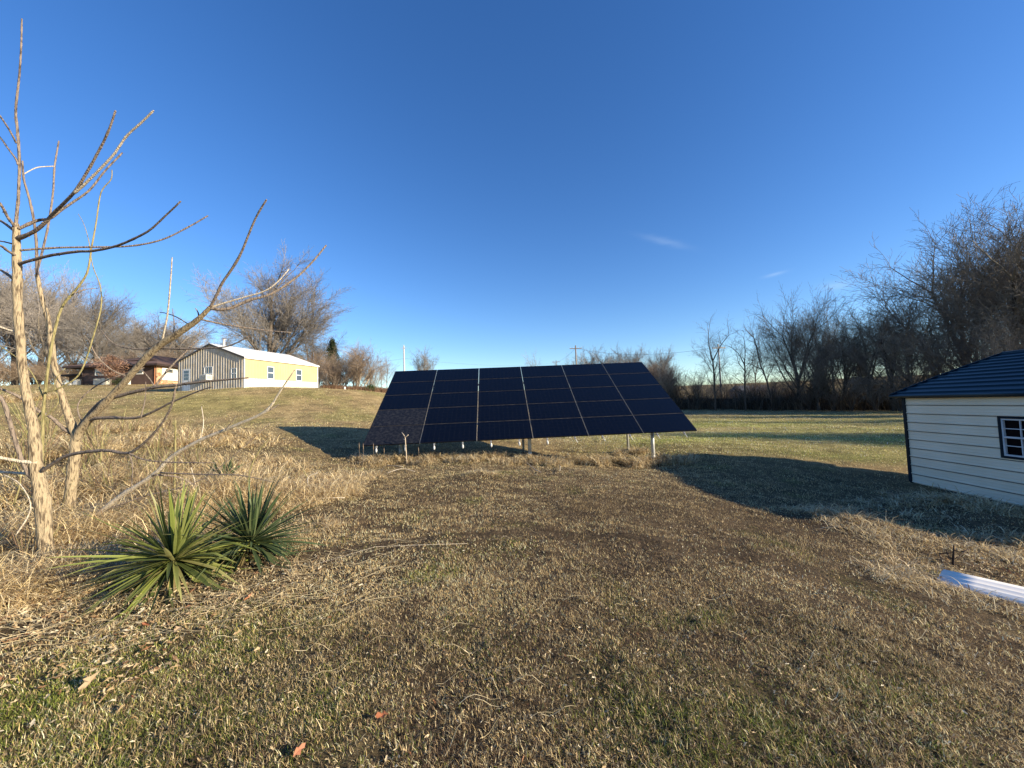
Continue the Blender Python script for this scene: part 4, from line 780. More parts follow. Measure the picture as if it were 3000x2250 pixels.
# ------------------------------------------------------------------ brown ranch house
def house():
    y0 = 49.0; xl = at(240, 1130, y0)[0]; xr = at(457, 1130, y0)[0]; g = 5.55; D = 19
    root = empty('ranch_house', (xl, y0, g)); Wd = xr-xl; HE = 2.62
    sid = mat('brown_siding', (.070, .044, .036), (.09, .058, .048), 2, .7); wh = mat('house_white', (.72, .70, .64), (.8, .78, .72), 3, .6); gl = mat('house_glass', (.05, .05, .045), (.12, .12, .10), 3, .1, spec=.8); sh = mat('brown_shingle', (.10, .06, .045), (.155, .095, .072), 9, .9, bump=.3); dkt = mat('brown_trim', (.03, .02, .018), (.045, .03, .028), 3, .6)
    mb = MB()
    for i in range(18):
        z = -.3+i*.162
        mb.add([(0, -.018, z), (Wd, -.018, z), (Wd, 0, z+.162), (0, 0, z+.162), (0, .0, z), (Wd, 0, z)], [(0, 1, 2, 3), (0, 4, 5, 1)])
    mb.box(0.001, .05, .003, D, -.3, HE).box(.05, Wd-.02, D-.05, D, -.3, HE).box(.05, Wd-.05, .003, .05, -.3, HE).build('front_wall', sid, root)
    # stone side wall
    M = bpy.data.materials.new('field_stone'); M.use_nodes = True; n, l = M.node_tree.nodes, M.node_tree.links; p = n['Principled BSDF']; p.inputs['Roughness'].default_value = .9
    c = n.new('ShaderNodeTexCoord'); v = n.new('ShaderNodeTexVoronoi'); v.inputs['Scale'].default_value = 3.6; l.new(c.outputs['Object'], v.inputs['Vector']); v2 = n.new('ShaderNodeTexVoronoi'); v2.feature = 'DISTANCE_TO_EDGE'; v2.inputs['Scale'].default_value = 3.6; l.new(c.outputs['Object'], v2.inputs['Vector'])
    r_ = n.new('ShaderNodeValToRGB'); cr = r_.color_ramp; cr.elements[0].color = (.20, .085, .04, 1); cr.elements[1].color = (.55, .42, .27, 1); e = cr.elements.new(.4); e.color = (.34, .17, .08, 1); e = cr.elements.new(.7); e.color = (.42, .28, .15, 1); l.new(v.outputs['Color'], r_.inputs[0])
    r2 = n.new('ShaderNodeValToRGB'); r2.color_ramp.elements[0].position = .02; r2.color_ramp.elements[1].position = .06; l.new(v2.outputs['Distance'], r2.inputs[0]); mx = n.new('ShaderNodeMix'); mx.data_type = 'RGBA'; l.new(r2.outputs[0], mx.inputs['Factor']); mx.inputs['A'].default_value = (.40, .33, .24, 1); l.new(r_.outputs[0], mx.inputs['B']); l.new(mx.outputs['Result'], p.inputs['Base Color'])
    MB().box(Wd-.05, Wd+.08, -.02, D, -.3, HE).build('stone_wall', M, root)
    wz = MB(); wz.box(Wd+.09, Wd+.16, .7, 3.0, .75, 2.3); w = wz.build('window', wh, root); MB().box(Wd+.165, Wd+.17, 1.15, 2.2, 1.75, 2.2).build('pane', gl, w)
    def win(u0, u1, v0, v1):
        x0 = at(u0, v1, y0)[0]-xl; x1 = at(u1, v1, y0)[0]-xl; z1 = at(u0, v0, y0)[2]-g; z0 = at(u0, v1, y0)[2]-g; t = .09
        fr = MB().box(x0, x0+t, -.09, -.02, z0, z1).box(x1-t, x1, -.09, -.02, z0, z1).box(x0+t, x1-t, -.09, -.02, z0, z0+t).box(x0+t, x1-t, -.09, -.02, z1-t, z1).box(x0+t, x1-t, -.085, -.02, (z0+z1)/2+.02, (z0+z1)/2+.10)
        w = fr.build('window', wh, root); MB().box(x0+t, x1-t, -.05, -.03, z0+t, (z0+z1)/2+.02).build('pane', gl, w); MB().box(x0+t, x1-t, -.045, -.03, (z0+z1)/2+.10, z1-t).build('blind', wh, w)
    win(280, 314, 1080, 1100.5); win(393, 420, 1080, 1097)
    ov = .75; RX = Wd/2-.8; ZR = HE+2.15; zE = HE+.12
    A, B, C, D_ = (-ov-1.0, -ov, zE), (Wd+ov, -ov, zE), (Wd+ov, D+ov, zE), (-ov-1.0, D+ov, zE); r0, r1 = (RX, 6.2, ZR), (RX, D-6, ZR)
    rb = MB().add([A, B, C, D_, r0, r1], [(0, 1, 4), (1, 2, 5, 4), (2, 3, 5), (3, 0, 4, 5)]); dn = lambda p: (p[0], p[1], p[2]-.05)
    rb.build('roof', sh, root)
    MB().add([A, B, C, D_, *[(p_[0], p_[1], p_[2]-.24) for p_ in (A, B, C, D_)]], [(0, 4, 5, 1), (1, 5, 6, 2), (2, 6, 7, 3), (3, 7, 4, 0), (4, 7, 6, 5)]).build('fascia', dkt, root)
    MB().prism([(Wd*.42, 1.6, ZR-1.25), (Wd*.62, 3.6, ZR-.35), (Wd*.8, 1.6, ZR-1.2)], (0, 5, 0)).build('dormer_roof', sh, root)
    MB().tube([(Wd-.12, -.08, HE), (Wd-.12, -.08, 0)], .05, 8).build('downpipe', mat('downpipe', (.33, .13, .06), (.36, .15, .07), 3), root); MB().tube([(.1, -.08, HE), (.1, -.08, 0)], .045, 8).build('downpipe', dkt, root)
    MB().box(-2.7, -.05, .9, 6, -.3, 1.65).build('side_wing', sid, root); MB().prism([(-3.3, .4, 1.6), (0, .4, 1.75), (0, .4, 1.95), (-3.3, .4, 1.8)], (0, 6, 0)).build('wing_roof', dkt, root)
    tag(root, 'low brown ranch house with hipped brown roof and stone end wall on the hill', 'house')
    # condenser and small white box on the lawn
    def on(u, y): p = at(u, 1130, y); return p[0], y, gz(p[0], y)
    x, y, z = on(300, 47.6); z = max(z, g-.1); r_ = empty('ac_condenser', (x, y, z)); gm_ = mat('condenser_metal', (.36, .34, .29), (.42, .40, .34), 3, .5); lt = mat('condenser_side', (.55, .53, .46), (.62, .6, .52), 3, .5)
    MB().box(-.72, .3, -.4, .4, 0, .78).build('coil_case', gm_, r_); MB().box(.302, .72, -.41, .41, 0, .80).build('end_case', lt, r_); m_ = MB()
    for i in range(16): m_.box(-.70+.062*i, -.67+.062*i, -.415, -.402, .06, .72)
    m_.build('grille', lt, r_); tag(r_, 'grey air conditioner condenser standing by the brown house wall', 'air conditioner')
    x, y, z = on(225, 48.2); z = max(z, g-.1); r_ = empty('utility_box', (x, y, z)); MB().box(-.26, .26, -.25, .25, 0, .66).build('case', lt, r_, bevel=.02); MB().box(-.2, .2, -.262, -.252, .08, .58).build('panel', wh, r_); MB().box(-.3, .3, -.28, .28, .66, .70).build('lid', gm_, r_); tag(r_, 'small white utility box left of the brown house corner', 'utility box')
    x, y, z = on(376, 48.3); z = max(z, g-.1); r_ = empty('utility_box', (x, y, z)); MB().box(-.16, .16, -.15, .15, 0, .5).build('case', wh, r_, bevel=.02); MB().box(-.18, .18, -.17, .17, .5, .53).build('lid', gm_, r_); tag(r_, 'tiny white box against the brown house wall beside the evergreen shrub', 'utility box')
    x, y, z = on(200, 47.8); m_ = MB(); m_.tube([(0, 0, -.1), (0, 0, .12), (0, 0, .28), (.03, 0, .37)], [.36, .38, .27, .06], 11); o = m_.build('boulder', mat('pale_rock', (.5, .48, .42), (.62, .6, .54), 3, .9), None, True); o.location = (x, y, max(z, g-.15)); tag(o, 'rounded white boulder on the hilltop at the far left of the brown house', 'rock')
house()

# ------------------------------------------------------------------ ground mounted solar array
def array():
    a, t, b = 0.047, 0.009, 0.563; WA, HA = 10.5, 4.973; T = np.array([-4.861, 15.994, 3.149])
    e1 = np.array([math.cos(a)*math.cos(t), math.sin(a)*math.cos(t), math.sin(t)]); n0 = np.array([math.sin(a), -math.cos(a), 0]); e2 = n0*math.cos(b)-np.array([0, 0, 1])*math.sin(b); e2 = norm(e2-e1*(e1@e2)); nn = np.cross(e2, e1)
    bz = gz(.6, 14); O = np.array([.6, 14.0, bz]); root = empty('solar_array', O)
    RM = Matrix((( e1[0], -e2[0], nn[0]), (e1[1], -e2[1], nn[1]), (e1[2], -e2[2], nn[2]))).to_4x4()
    pw, ph = WA/6, HA/5; gx, gy = .034, .026
    # glass with faint cell grid
    def glass(name, base, line, dust):
        M = bpy.data.materials.new(name); M.use_nodes = True; n, l = M.node_tree.nodes, M.node_tree.links; p = n['Principled BSDF']; p.inputs['Roughness'].default_value = .12; p.inputs['Specular IOR Level'].default_value = .22
        c = n.new('ShaderNodeTexCoord'); br = n.new('ShaderNodeTexBrick'); br.offset = 0; br.inputs['Scale'].default_value = 1; br.inputs['Mortar Size'].default_value = .004; br.inputs['Brick Width'].default_value = .158; br.inputs['Row Height'].default_value = .158
        br.inputs['Color1'].default_value = (*base, 1); br.inputs['Color2'].default_value = (base[0]*1.15, base[1]*1.1, base[2]*1.1, 1); br.inputs['Mortar'].default_value = (*line, 1); l.new(c.outputs['Object'], br.inputs['Vector'])
        ns = n.new('ShaderNodeTexNoise'); ns.inputs['Scale'].default_value = 9; ns.inputs['Detail'].default_value = 8; l.new(c.outputs['Object'], ns.inputs['Vector']); rp = n.new('ShaderNodeValToRGB'); rp.color_ramp.elements[0].position = .45; rp.color_ramp.elements[1].position = .75; rp.color_ramp.elements[0].color = (0, 0, 0, 1); rp.color_ramp.elements[1].color = (dust, dust, dust, 1); l.new(ns.outputs['Fac'], rp.inputs[0])
        mx = n.new('ShaderNodeMix'); mx.data_type = 'RGBA'; l.new(rp.outputs[0], mx.inputs['Factor']); l.new(br.outputs['Color'], mx.inputs['A']); mx.inputs['B'].default_value = (.22, .21, .19, 1); l.new(mx.outputs['Result'], p.inputs['Base Color'])
        return M
    G1 = glass('panel_glass', (.0014, .0021, .0058), (.0065, .0078, .012), .008); G2 = glass('dusty_glass', (.009, .010, .013), (.014, .014, .016), .10)
    frm = mat('black_frame', (.012, .012, .014), (.02, .02, .022), 5, .35, metal=.6); edge = mat('rail_aluminium', (.36, .36, .36), (.46, .46, .45), 8, .4, metal=.5); steel = mat('galvanised_steel', (.42, .42, .40), (.56, .56, .53), 14, .45, metal=.3)
    hw, hh = pw/2-gx/2, ph/2-gy/2
    def pan(G):
        f = MB(); t_ = .012
        f.box(-hw, hw, -hh, -hh+t_, -.035, .002).box(-hw, hw, hh-t_, hh, -.035, .002).box(-hw, -hw+t_, -hh+t_, hh-t_, -.035, .002).box(hw-t_, hw, -hh+t_, hh-t_, -.035, .002).box(-hw+t_, hw-t_, -hh+t_, hh-t_, -.034, -.030)
        g = MB().box(-hw+t_, hw-t_, -hh+t_, hh-t_, -.006, -.001)
        return f, g
    f, g = pan(G1); g0 = g.build('solar_panel', G1, root); fr0 = f.build('frame', frm, g0); first = True; dusty = None
    for i in range(6):
        for j in range(5):
            c = T+e1*(pw*(i+.5))+e2*(ph*(j+.5))
            if first: o, fo = g0, fr0; first = False
            else: o = g0.copy(); fo = fr0.copy(); COL.objects.link(o); COL.objects.link(fo); fo.parent = o
            o.parent = root; mtx = RM.copy(); mtx.translation = Vector(c-O); o.matrix_local = mtx
            if i == 0 and j >= 3:
                o.data = (dusty or g0.data.copy()); dusty = o.data; dusty.materials[0] = G2; o['label'] = 'dusty grey solar panel streaked with dirt in the lower left corner'
    # rails along the slope, torque beams, posts
    k = 0
    for i in range(6):
        for s in (.25, .75):
            A = T+e1*(pw*(i+s)); p0 = A-nn*.085-O+e2*.05; MB().obox(p0-e1*.02, e1*.04, e2*(HA+.02), nn*.045).build('rail', edge, root)
            E = T+e1*(pw*(i+s))+e2*(HA+.05)-nn*.06-O; big = i < 3 or (i == 3 and s < .5); dz = np.array([0, 0, -1.]); sw = norm(dz+e1*(.05 if big else .55)+np.array([0, -.15, 0]))
            q = .034 if big else .013; h = .15 if big else .15
            cl = MB().tube([E-e2*.06, E+sw*.02, E+sw*.05, E+sw*h*.55, E+sw*h*.85, E+sw*h], [.012, .014, q*.8, q, q*.75, .006], 8).build('cable_bag', mat('white_wrap', (.48, .48, .46), (.60, .60, .58), 30, .6), root, True) if k == 0 else None
            if cl is None:
                cl = MB().tube([E-e2*.06, E+sw*.02, E+sw*.05, E+sw*h*.55, E+sw*h*.85, E+sw*h], [.012, .014, q*.8, q, q*.75, .006], 8).build('cable_bag', bpy.data.materials['white_wrap'], root, True)
            k += 1
    for i in range(1, 6):      # pale seams: aluminium clamps showing in the gaps between columns
        A = T+e1*(pw*i)-nn*.03-O; MB().obox(A-e1*.013, e1*.008, e2*HA, nn*.024).obox(A+e1*.006, e1*.008, e2*HA, nn*.024).build('seam', bpy.data.materials.get('column_seam') or mat('column_seam', (.17, .17, .17), (.27, .27, .27), 8, .45, metal=.4), root)
    for j in range(1, 5):
        A = T+e2*(ph*j)-nn*.03-O
        for i in range(6): MB().obox(A+e1*(pw*i+.03)-e2*.008, e1*(pw-.06), e2*.016, nn*.026).build('seam', bpy.data.materials.get('row_seam') or mat('row_seam', (.06, .056, .052), (.14, .125, .115), 6, .5, metal=.3), root)
    def plane_z(x, y): return T[2]-(nn[0]*(x-T[0])+nn[1]*(y-T[1]))/nn[2]
    for (u, v, y) in ((1174, 1318, 13.0), (1553, 1342, 13.0), (1914, 1335, 13.0), (1225, 1300, 15.3), (1533, 1302, 15.3), (1840, 1308, 15.3)):
        x = at(u, v, y)[0]; zg = gz(x, y); zt = plane_z(x, y)-.16; pth = .058 if y < 14 else .045
        po = MB().tube([(x-O[0], y-O[1], zg-.2-bz), (x-O[0], y-O[1], zt-bz)], pth, 14).build('post', steel, root, True)
        if y < 14: MB().tube([(x-O[0], y-O[1], zg-bz), (x-O[0], y-O[1], zg+.22-bz)], pth+.006, 14).build('sleeve', mat('white_sleeve', (.66, .65, .6), (.74, .73, .68), 10, .6), po)
    for y in (13.0, 15.3):
        A = np.array([T[0]+.3, y-.2, plane_z(T[0]+.3, y-.2)-.14])-O; MB().obox(A, e1*(WA-.5), np.array([0, .08, .0]), -nn*.09).build('cross_beam', steel, root)
    tag(root, 'ground mounted solar array of thirty black panels tilted on steel posts', 'solar array')
array()

# ------------------------------------------------------------------ metal shed with blue roof
def shed():
    C0 = atz(2669, 1413, -.85); dr = ray(1609, 1181); dv = norm(np.array([dr[0], dr[1]])); L, WD, HE = 6.2, 5.5, 2.30
    # local x = away along wall, local y = to the left of that (towards the viewer's lawn is +y), building fills y<0
    root = empty('metal_shed', (C0[0]-dv[0]*L, C0[1]-dv[1]*L, -.85), math.atan2(dv[1], dv[0]))
    wall = mat('cream_siding', (.72, .625, .475), (.78, .69, .54), 1.2, .45); blue = mat('teal_roof', (.002, .012, .020), (.003, .016, .024), 1.5, .36, metal=.0, spec=.15); trim = mat('teal_trim', (.002, .010, .018), (.003, .014, .024), 3, .5, spec=.12)
    wh = mat('shed_window_white', (.50, .52, .54), (.57, .58, .6), 3, .4); gl = mat('shed_glass', (.003, .003, .005), (.005, .005, .007), 2, .3, spec=.03)
    def siding(axis, sgn, a0, a1, off, hole=None):
        prof = []; p = HE/10
        for i in range(10):
            z = i*p; prof += [(z+.0, 0), (z+.004, -.035), (z+.020, -.035), (z+.022, .014), (z+.042, .014), (z+.052, 0), (z+.09, 0), (z+.094, .004), (z+.106, .004), (z+.11, 0), (z+.155, 0), (z+.159, .004), (z+.171, .004), (z+.175, 0)]
        prof += [(HE, 0)]; return prof
    prof = siding(0, 0, 0, 0, 0)
    wx0, wx1, wz0, wz1 = 3.02, 3.92, 1.03, 1.84
    def strip(mb, pr, x0, x1, z0, z1, y=0):
        pp = [(max(z0, min(z1, z)), d) for z, d in pr]; pp = [q for i, q in enumerate(pp) if i == 0 or q != pp[i-1]]
        n = len(pp); mb.add([(x0, y+d, z) for z, d in pp]+[(x1, y+d, z) for z, d in pp], [(i, i+1, n+i+1, n+i) for i in range(n-1) if pp[i][0] < pp[i+1][0]-1e-6])
    # window span found from the photo: left frame edge at u=2936
    d0 = ray(2936, 1245); # intersect with the wall plane
    nrm = np.array([-dv[1], dv[0]]); tt = ((C0[:2]-0)@nrm)/(d0[:2]@nrm); P0 = CAMP+d0*tt; sx = (P0[:2]-np.array([root.location.x, root.location.y]))@dv
    wx1 = sx; wx0 = sx-.92; z_top = (CAMP+ray(2940, 1226)*(((C0[:2])@nrm)/(ray(2940, 1226)[:2]@nrm)))[2]+.85; z_bot = (CAMP+ray(2948, 1335)*(((C0[:2])@nrm)/(ray(2948, 1335)[:2]@nrm)))[2]+.85
    wz0, wz1 = z_bot, z_top
    mb = MB(); strip(mb, prof, 0, wx0, 0, HE); strip(mb, prof, wx1, L, 0, HE); strip(mb, prof, wx0, wx1, 0, wz0); strip(mb, prof, wx0, wx1, wz1, HE); mb.build('side_wall', wall, root)
    ls = MB()  # dark coloured strips painted in for the shade under each siding rib
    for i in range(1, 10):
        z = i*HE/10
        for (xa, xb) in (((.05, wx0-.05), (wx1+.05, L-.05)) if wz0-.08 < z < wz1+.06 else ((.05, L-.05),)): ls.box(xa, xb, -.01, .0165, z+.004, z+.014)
    ls.build('lap_shade_strips', mat('lap_painted_shade', (.13, .125, .12), (.18, .175, .165), 8, .8), root)
    mb = MB(); mb.box(0, L, -WD-.01, -WD, 0, HE); mb.build('far_side_wall', wall, root)
    for x, nm in ((0, 'end_wall'), (L, 'end_wall')): MB().prism([(x, 0, 0), (x, -WD, 0), (x, -WD, HE), (x, -WD/2, HE+1.0), (x, 0, HE)], (.02 if x == 0 else -.02, 0, 0)).build(nm, wall, root)
    MB().box(L-.05, L+.03, -.05, .028, 0, HE).build('corner_trim', trim, root); MB().box(-.03, .05, -.05, .028, 0, HE).build('corner_trim', trim, root)
    MB().box(.05, L-.05, -.02, .022, -.06, .0).build('base_rail', trim, root)
    # window
    t = .05; f = MB().box(wx0-t, wx0, -.03, .035, wz0-t, wz1+t).box(wx1, wx1+t, -.03, .035, wz0-t, wz1+t).box(wx0, wx1, -.03, .035, wz1, wz1+t).box(wx0, wx1, -.03, .035, wz0-t, wz0)
    w = f.build('window', trim, root); t = .032; zm = (wz0+wz1)/2; s = MB(); s.box(wx0, wx0+t, -.03, .02, wz0, wz1).box(wx1-t, wx1, -.03, .02, wz0, wz1).box(wx0+t, wx1-t, -.03, .02, wz1-t, wz1).box(wx0+t, wx1-t, -.03, .02, wz0, wz0+t).box(wx0+t, wx1-t, -.03, .016, zm-.018, zm+.018)
    for i in (1, 2): xx = wx0+t+(wx1-wx0-2*t)*i/3; s.box(xx-.009, xx+.009, -.02, .004, wz0+t, zm-.025).box(xx-.009, xx+.009, -.02, .004, zm+.025, wz1-t)
    for zz in ((wz0+t+zm)/2, (wz1-t+zm)/2): s.box(wx0+t, wx1-t, -.02, .002, zz-.008, zz+.008)
    s.build('sash', wh, w); MB().box(wx0+t, wx1-t, -.028, -.022, wz0+t, wz1-t).build('pane', gl, w)
    # roof: ribs run along the length, rounded eave
    NR = 11; rise = 1.0; hwid = WD/2
    for side in (1, -1):
        pr = []; tot_ = hwid+.18
        for i in range(NR):
            s0 = i/NR; ds = 1/NR
            for (q, h) in ((0, 0), (.50, 0), (.60, .030), (.72, .030), (.84, 0)): pr.append(((s0+q*ds), h))
        pr.append((1, 0)); vs = []; n = len(pr)
        for x in (-.22, L+.22):
            for (s_, h) in pr:
                yy = .16-(.16+hwid)*s_; zz = HE+.0+(rise+.06)*s_**.93-.02+h
                vs.append((x, yy if side == 1 else -WD-yy, zz+.05))
        MB().add(vs, [(i, n+i, n+i+1, i+1) if side == 1 else (i, i+1, n+i+1, n+i) for i in range(n-1)]).build('roof', blue, root)
        ye = .16 if side == 1 else -WD-.16; ys = .0 if side == 1 else -WD
        MB().obox((-.22, min(ye, ys)+(.0 if side == 1 else 0), HE-.03), (L+.44, 0, 0), (0, .155, 0), (0, 0, .045)).build('eave_trim', trim, root)
        MB().tube([(-.22, ye, HE+.02), (L+.22, ye, HE+.02)], .038, 10).build('eave_roll', blue, root, True)
    for x in (-.235, L+.20):
        pts = []
        for s_ in np.linspace(0, 1, 9): pts.append((x, .17-(.17+hwid)*s_, HE+(rise+.06)*s_**.93+.075))
        for s_ in np.linspace(1, 0, 9)[1:]: pts.append((x, -WD-.17+(.17+hwid)*s_, HE+(rise+.06)*s_**.93+.075))
        lo = [(p_[0], p_[1], p_[2]-.13) for p_ in pts]; n = len(pts); MB().add(pts+lo+[(a+.035, b, c) for a, b, c in pts+lo], [(i, i+1, n+i+1, n+i) for i in range(n-1)]+[(2*n+i, 3*n+i, 3*n+i+1, 2*n+i+1) for i in range(n-1)]+[(i, 2*n+i, 2*n+i+1, i+1) for i in range(n-1)]+[(n+i, n+i+1, 3*n+i+1, 3*n+i) for i in range(n-1)]).build('rake_trim', trim, root)
    MB().tube([(-.22, -hwid, HE+rise+.10), (L+.22, -hwid, HE+rise+.10)], .045, 8).build('ridge_cap', blue, root, True)
    tag(root, 'cream metal shed with horizontal siding and dark teal ribbed roof at the right edge', 'shed')
shed()

# ------------------------------------------------------------------ white ribbed trim sheet lying in the grass
def trim_sheet():
    zt = -.27; A = atz(2741, 1706, zt-.02); B = atz(2762, 1665, zt+.02); E = atz(3000, 1772, zt-.02); d = norm(E-A); d[2] = 0; d = norm(d); wv = B-A; wv -= d*(wv@d); wd = np.linalg.norm(wv); wv /= wd; up = np.array([0, 0, 1.])
    root = empty('roofing_sheet', tuple((A+B)/2-up*.05)); O = np.array(root.location)
    prof = [(0, -.05), (.02, 0), (.12, .004), (.2, .03), (.26, .032), (.34, .008), (.42, .036), (.48, .036), (.56, .01), (.68, .03), (.74, .03), (.82, .006), (.93, .0), (1.0, -.03)]
    vs = []; nn_ = len(prof); NS = 14
    for k in range(NS+1):
        s = k/NS*3.4; ww = wd*(1.0-.0*s) if s < 1.1 else wd*.93
        for (q, h) in prof: vs.append(A-O+wv*(q*ww)+d*(s+(.04 if .3 < q < .8 and k == 0 else 0)*0)+up*(h*.42+.010*math.sin(s*1.8)))
    fs = [(k*nn_+i, k*nn_+i+1, (k+1)*nn_+i+1, (k+1)*nn_+i) for k in range(NS) for i in range(nn_-1)]
    o = MB().add(vs, fs).build('ribbed_sheet', mat('white_sheet_metal', (.86, .80, .70), (.90, .85, .76), 3, .9, spec=.0), root, True); s_ = o.modifiers.new('thick', 'SOLIDIFY'); s_.thickness = .004
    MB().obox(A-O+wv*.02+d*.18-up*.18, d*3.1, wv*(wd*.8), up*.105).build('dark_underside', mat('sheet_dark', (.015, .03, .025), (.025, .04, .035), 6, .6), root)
    tag(root, 'white ribbed metal sheet lying in the dry grass in front of the shed', 'metal sheet')
trim_sheet()

# ------------------------------------------------------------------ utility poles, wires, fence, small stuff
WOOD = mat('pole_wood', (.16, .12, .09), (.26, .21, .16), 6, .9, stretch=(1, 1, .1)); PGREY = mat('pole_grey', (.42, .41, .38), (.52, .5, .46), 6, .7); PLIT = mat('pole_pale', (.48, .42, .33), (.58, .52, .42), 6, .8)
CER = mat('insulator', (.5, .5, .5), (.6, .6, .6), 5, .3)
def pole(u, v, y, arm, label, m, xform=True, r=.14, brace=False):
    p = at(u, v, y); g = gz(p[0], y); H = p[2]-g; root = empty('utility_pole', (p[0], y, g)); MB().tube([(0, 0, -.2), (0, 0, H)], [r, r*.7], 10).build('pole', m, root, True)
    if arm:
        MB().box(-arm/2, arm/2, -.17, -.06, H-.75, H-.60).build('crossarm', m, root)
        for s in (-.45, -.2, .2, .45): MB().tube([(s*arm, -.11, H-.60), (s*arm, -.11, H-.50), (s*arm, -.11, H-.42)], [.03, .06, .035], 8).build('insulator', CER, root)
        if brace: MB().tube([(arm*.38, -.1, H-.75), (0, -.1, H-1.7)], .035, 6).build('brace', m, root)
    else:
        MB().tube([(0, 0, H-.02), (0, 0, H+.12), (0, 0, H+.22)], [.05, .09, .03], 8).build('insulator', CER, root); MB().box(-.45, .45, -.12, -.04, H-.42, H-.32).build('crossarm', m, root)
    if xform: MB().tube([(.3, -.15, H-1.9), (.3, -.15, H-1.1)], .2, 12).build('transformer', CER, root)
    return tag(root, label, 'utility pole', 'utility poles')
pole(1183, 1014, 70, 0, 'pale grey utility pole rising above the left top corner of the solar array', PGREY, False, .17)
pole(1686, 1012, 82, 2.6, 'dark wooden utility pole with crossarm above the right half of the array', WOOD, False, .19)
pole(1629, 1055, 135, 3.0, 'tiny distant utility pole with crossarm left of the dark one', WOOD, False)
pole(1711, 1050, 120, 0, 'distant grey pole just right of the dark crossarm pole', PGREY, False)
pole(2104, 1008, 64, 2.2, 'slim utility pole with short crossarm seen through the dark trees right of the array', PLIT, False, .15)
pole(2436, 1058, 50.5, 1.7, 'pale sunlit pole with a white crossarm and one brace inside the right treeline', PLIT, False, .12, True)
def wire(a, b, sag, label):
    A, B = np.array(a), np.array(b); pts = [tuple(A*(1-t)+B*t-np.array([0, 0, sag*4*t*(1-t)])) for t in np.linspace(0, 1, 30)]
    o = MB().tube(pts, .018, 4).build('power_line', mat('wire', (.05, .05, .05), (.08, .08, .08), 3)); tag(o, label, 'wire', 'power lines')
wire(at(1187, 1050, 70), at(1629, 1062, 135), 1.2, 'thin black wire running from the pale grey pole toward the distant poles')
wire(at(880, 1045, 62), at(1187, 1050, 70), .8, 'thin black wire running left from the pale grey pole into the shrubs')
wire(at(1629, 1060, 135), at(1686, 1020, 82), .6, 'thin wire between the tiny distant pole and the dark crossarm pole')
wire(at(1686, 1021, 82), at(2104, 1016, 64), 1.3, 'thin wire running right from the dark crossarm pole through the treetops')
# low dark fence in front of the thickets
def fence():
    pa = at(2000, 1169, 58.5); pb = at(2300, 1166, 56.0); root = empty('board_fence', (pa[0], pa[1], gz(pa[0], pa[1]))); O = np.array(root.location); fm = mat('dark_boards', (.030, .026, .022), (.06, .05, .042), 3, .9, stretch=(3, 3, .4)); m_ = MB(); d = np.array([pb[0]-pa[0], pb[1]-pa[1]]); Ln = np.linalg.norm(d); d /= Ln; n = int(Ln/.15)
    for i in range(n):
        x, y = pa[0]+d[0]*i*.15, pa[1]+d[1]*i*.15; zt = 1.6+(pa[2]-1.6)*(1-i/n)+(pb[2]-1.6)*i/n; g = gz(x, y)
        m_.obox((x-O[0], y-O[1], g-.05-O[2]), (d[0]*.135, d[1]*.135, 0), (-d[1]*.02, d[0]*.02, 0), (0, 0, zt-g+.05+.015*math.sin(i*2.3)))
    m_.build('boards', fm, root)
    for i in range(0, n, 16):
        x, y = pa[0]+d[0]*i*.15-d[1]*.05, pa[1]+d[1]*i*.15+d[0]*.05; g = gz(x, y); zt = 1.6+(pa[2]-1.6)*(1-i/n)+(pb[2]-1.6)*i/n
        MB().obox((x-O[0], y-O[1], g-O[2]), (d[0]*.1, d[1]*.1, 0), (-d[1]*.1, d[0]*.1, 0), (0, 0, zt-g+.05)).build('fence_post', fm, root)
    tag(root, 'low dark board fence at the foot of the thickets right of the array', 'fence')
fence()
def barn():
    p = at(2180, 1168, 105); g = gz(p[0]+3, 108); root = empty('distant_building', (p[0], 105, g)); q = at(2262, 1140, 105); Wd = q[0]-p[0]; He = at(2180, 1147, 105)[2]-g; wl_ = mat('grey_barn', (.13, .13, .14), (.2, .2, .21), 2, .7); rf = mat('barn_roof', (.09, .092, .10), (.13, .133, .14), 2, .6); wt = mat('barn_white', (.5, .48, .44), (.6, .58, .54), 2)
    MB().box(0, Wd, 0, 7, -.5, He).build('wall', wl_, root); MB().prism([(-.4, -.4, He), (-.4, 3.5, He+1.7), (-.4, 7.4, He)], (Wd+.8, 0, 0)).build('roof', rf, root)
    for i in range(4): x0 = .8+i*(Wd-1.6)/4; w = MB().box(x0, x0+1.0, -.05, -.01, He*.35, He*.8).build('window', wt, root); MB().box(x0+.1, x0+.9, -.07, -.05, He*.4, He*.75).build('pane', mat('barn_glass', (.03, .035, .04), (.05, .055, .06), 3, .2) if i == 0 else bpy.data.materials['barn_glass'], w)
    tag(root, 'low grey building far beyond the treeline, seen in the gap above the fence', 'building')
barn()
p = at(1010, 1141, 43); o_ = empty('marker_post', (p[0], 43, gz(p[0], 43)-.02)); MB().tube([(0, 0, -.1), (0, 0, .46), (0, 0, .52)], [.10, .10, .05], 10).build('post', mat('marker_white', (.72, .7, .66), (.8, .78, .74), 5), o_, True); MB().tube([(0, 0, .40), (0, 0, .43)], .108, 10).build('band', mat('marker_band', (.4, .38, .35), (.5, .48, .45), 5), o_); tag(o_, 'short white marker post on the slope right of the yellow shop', 'post')
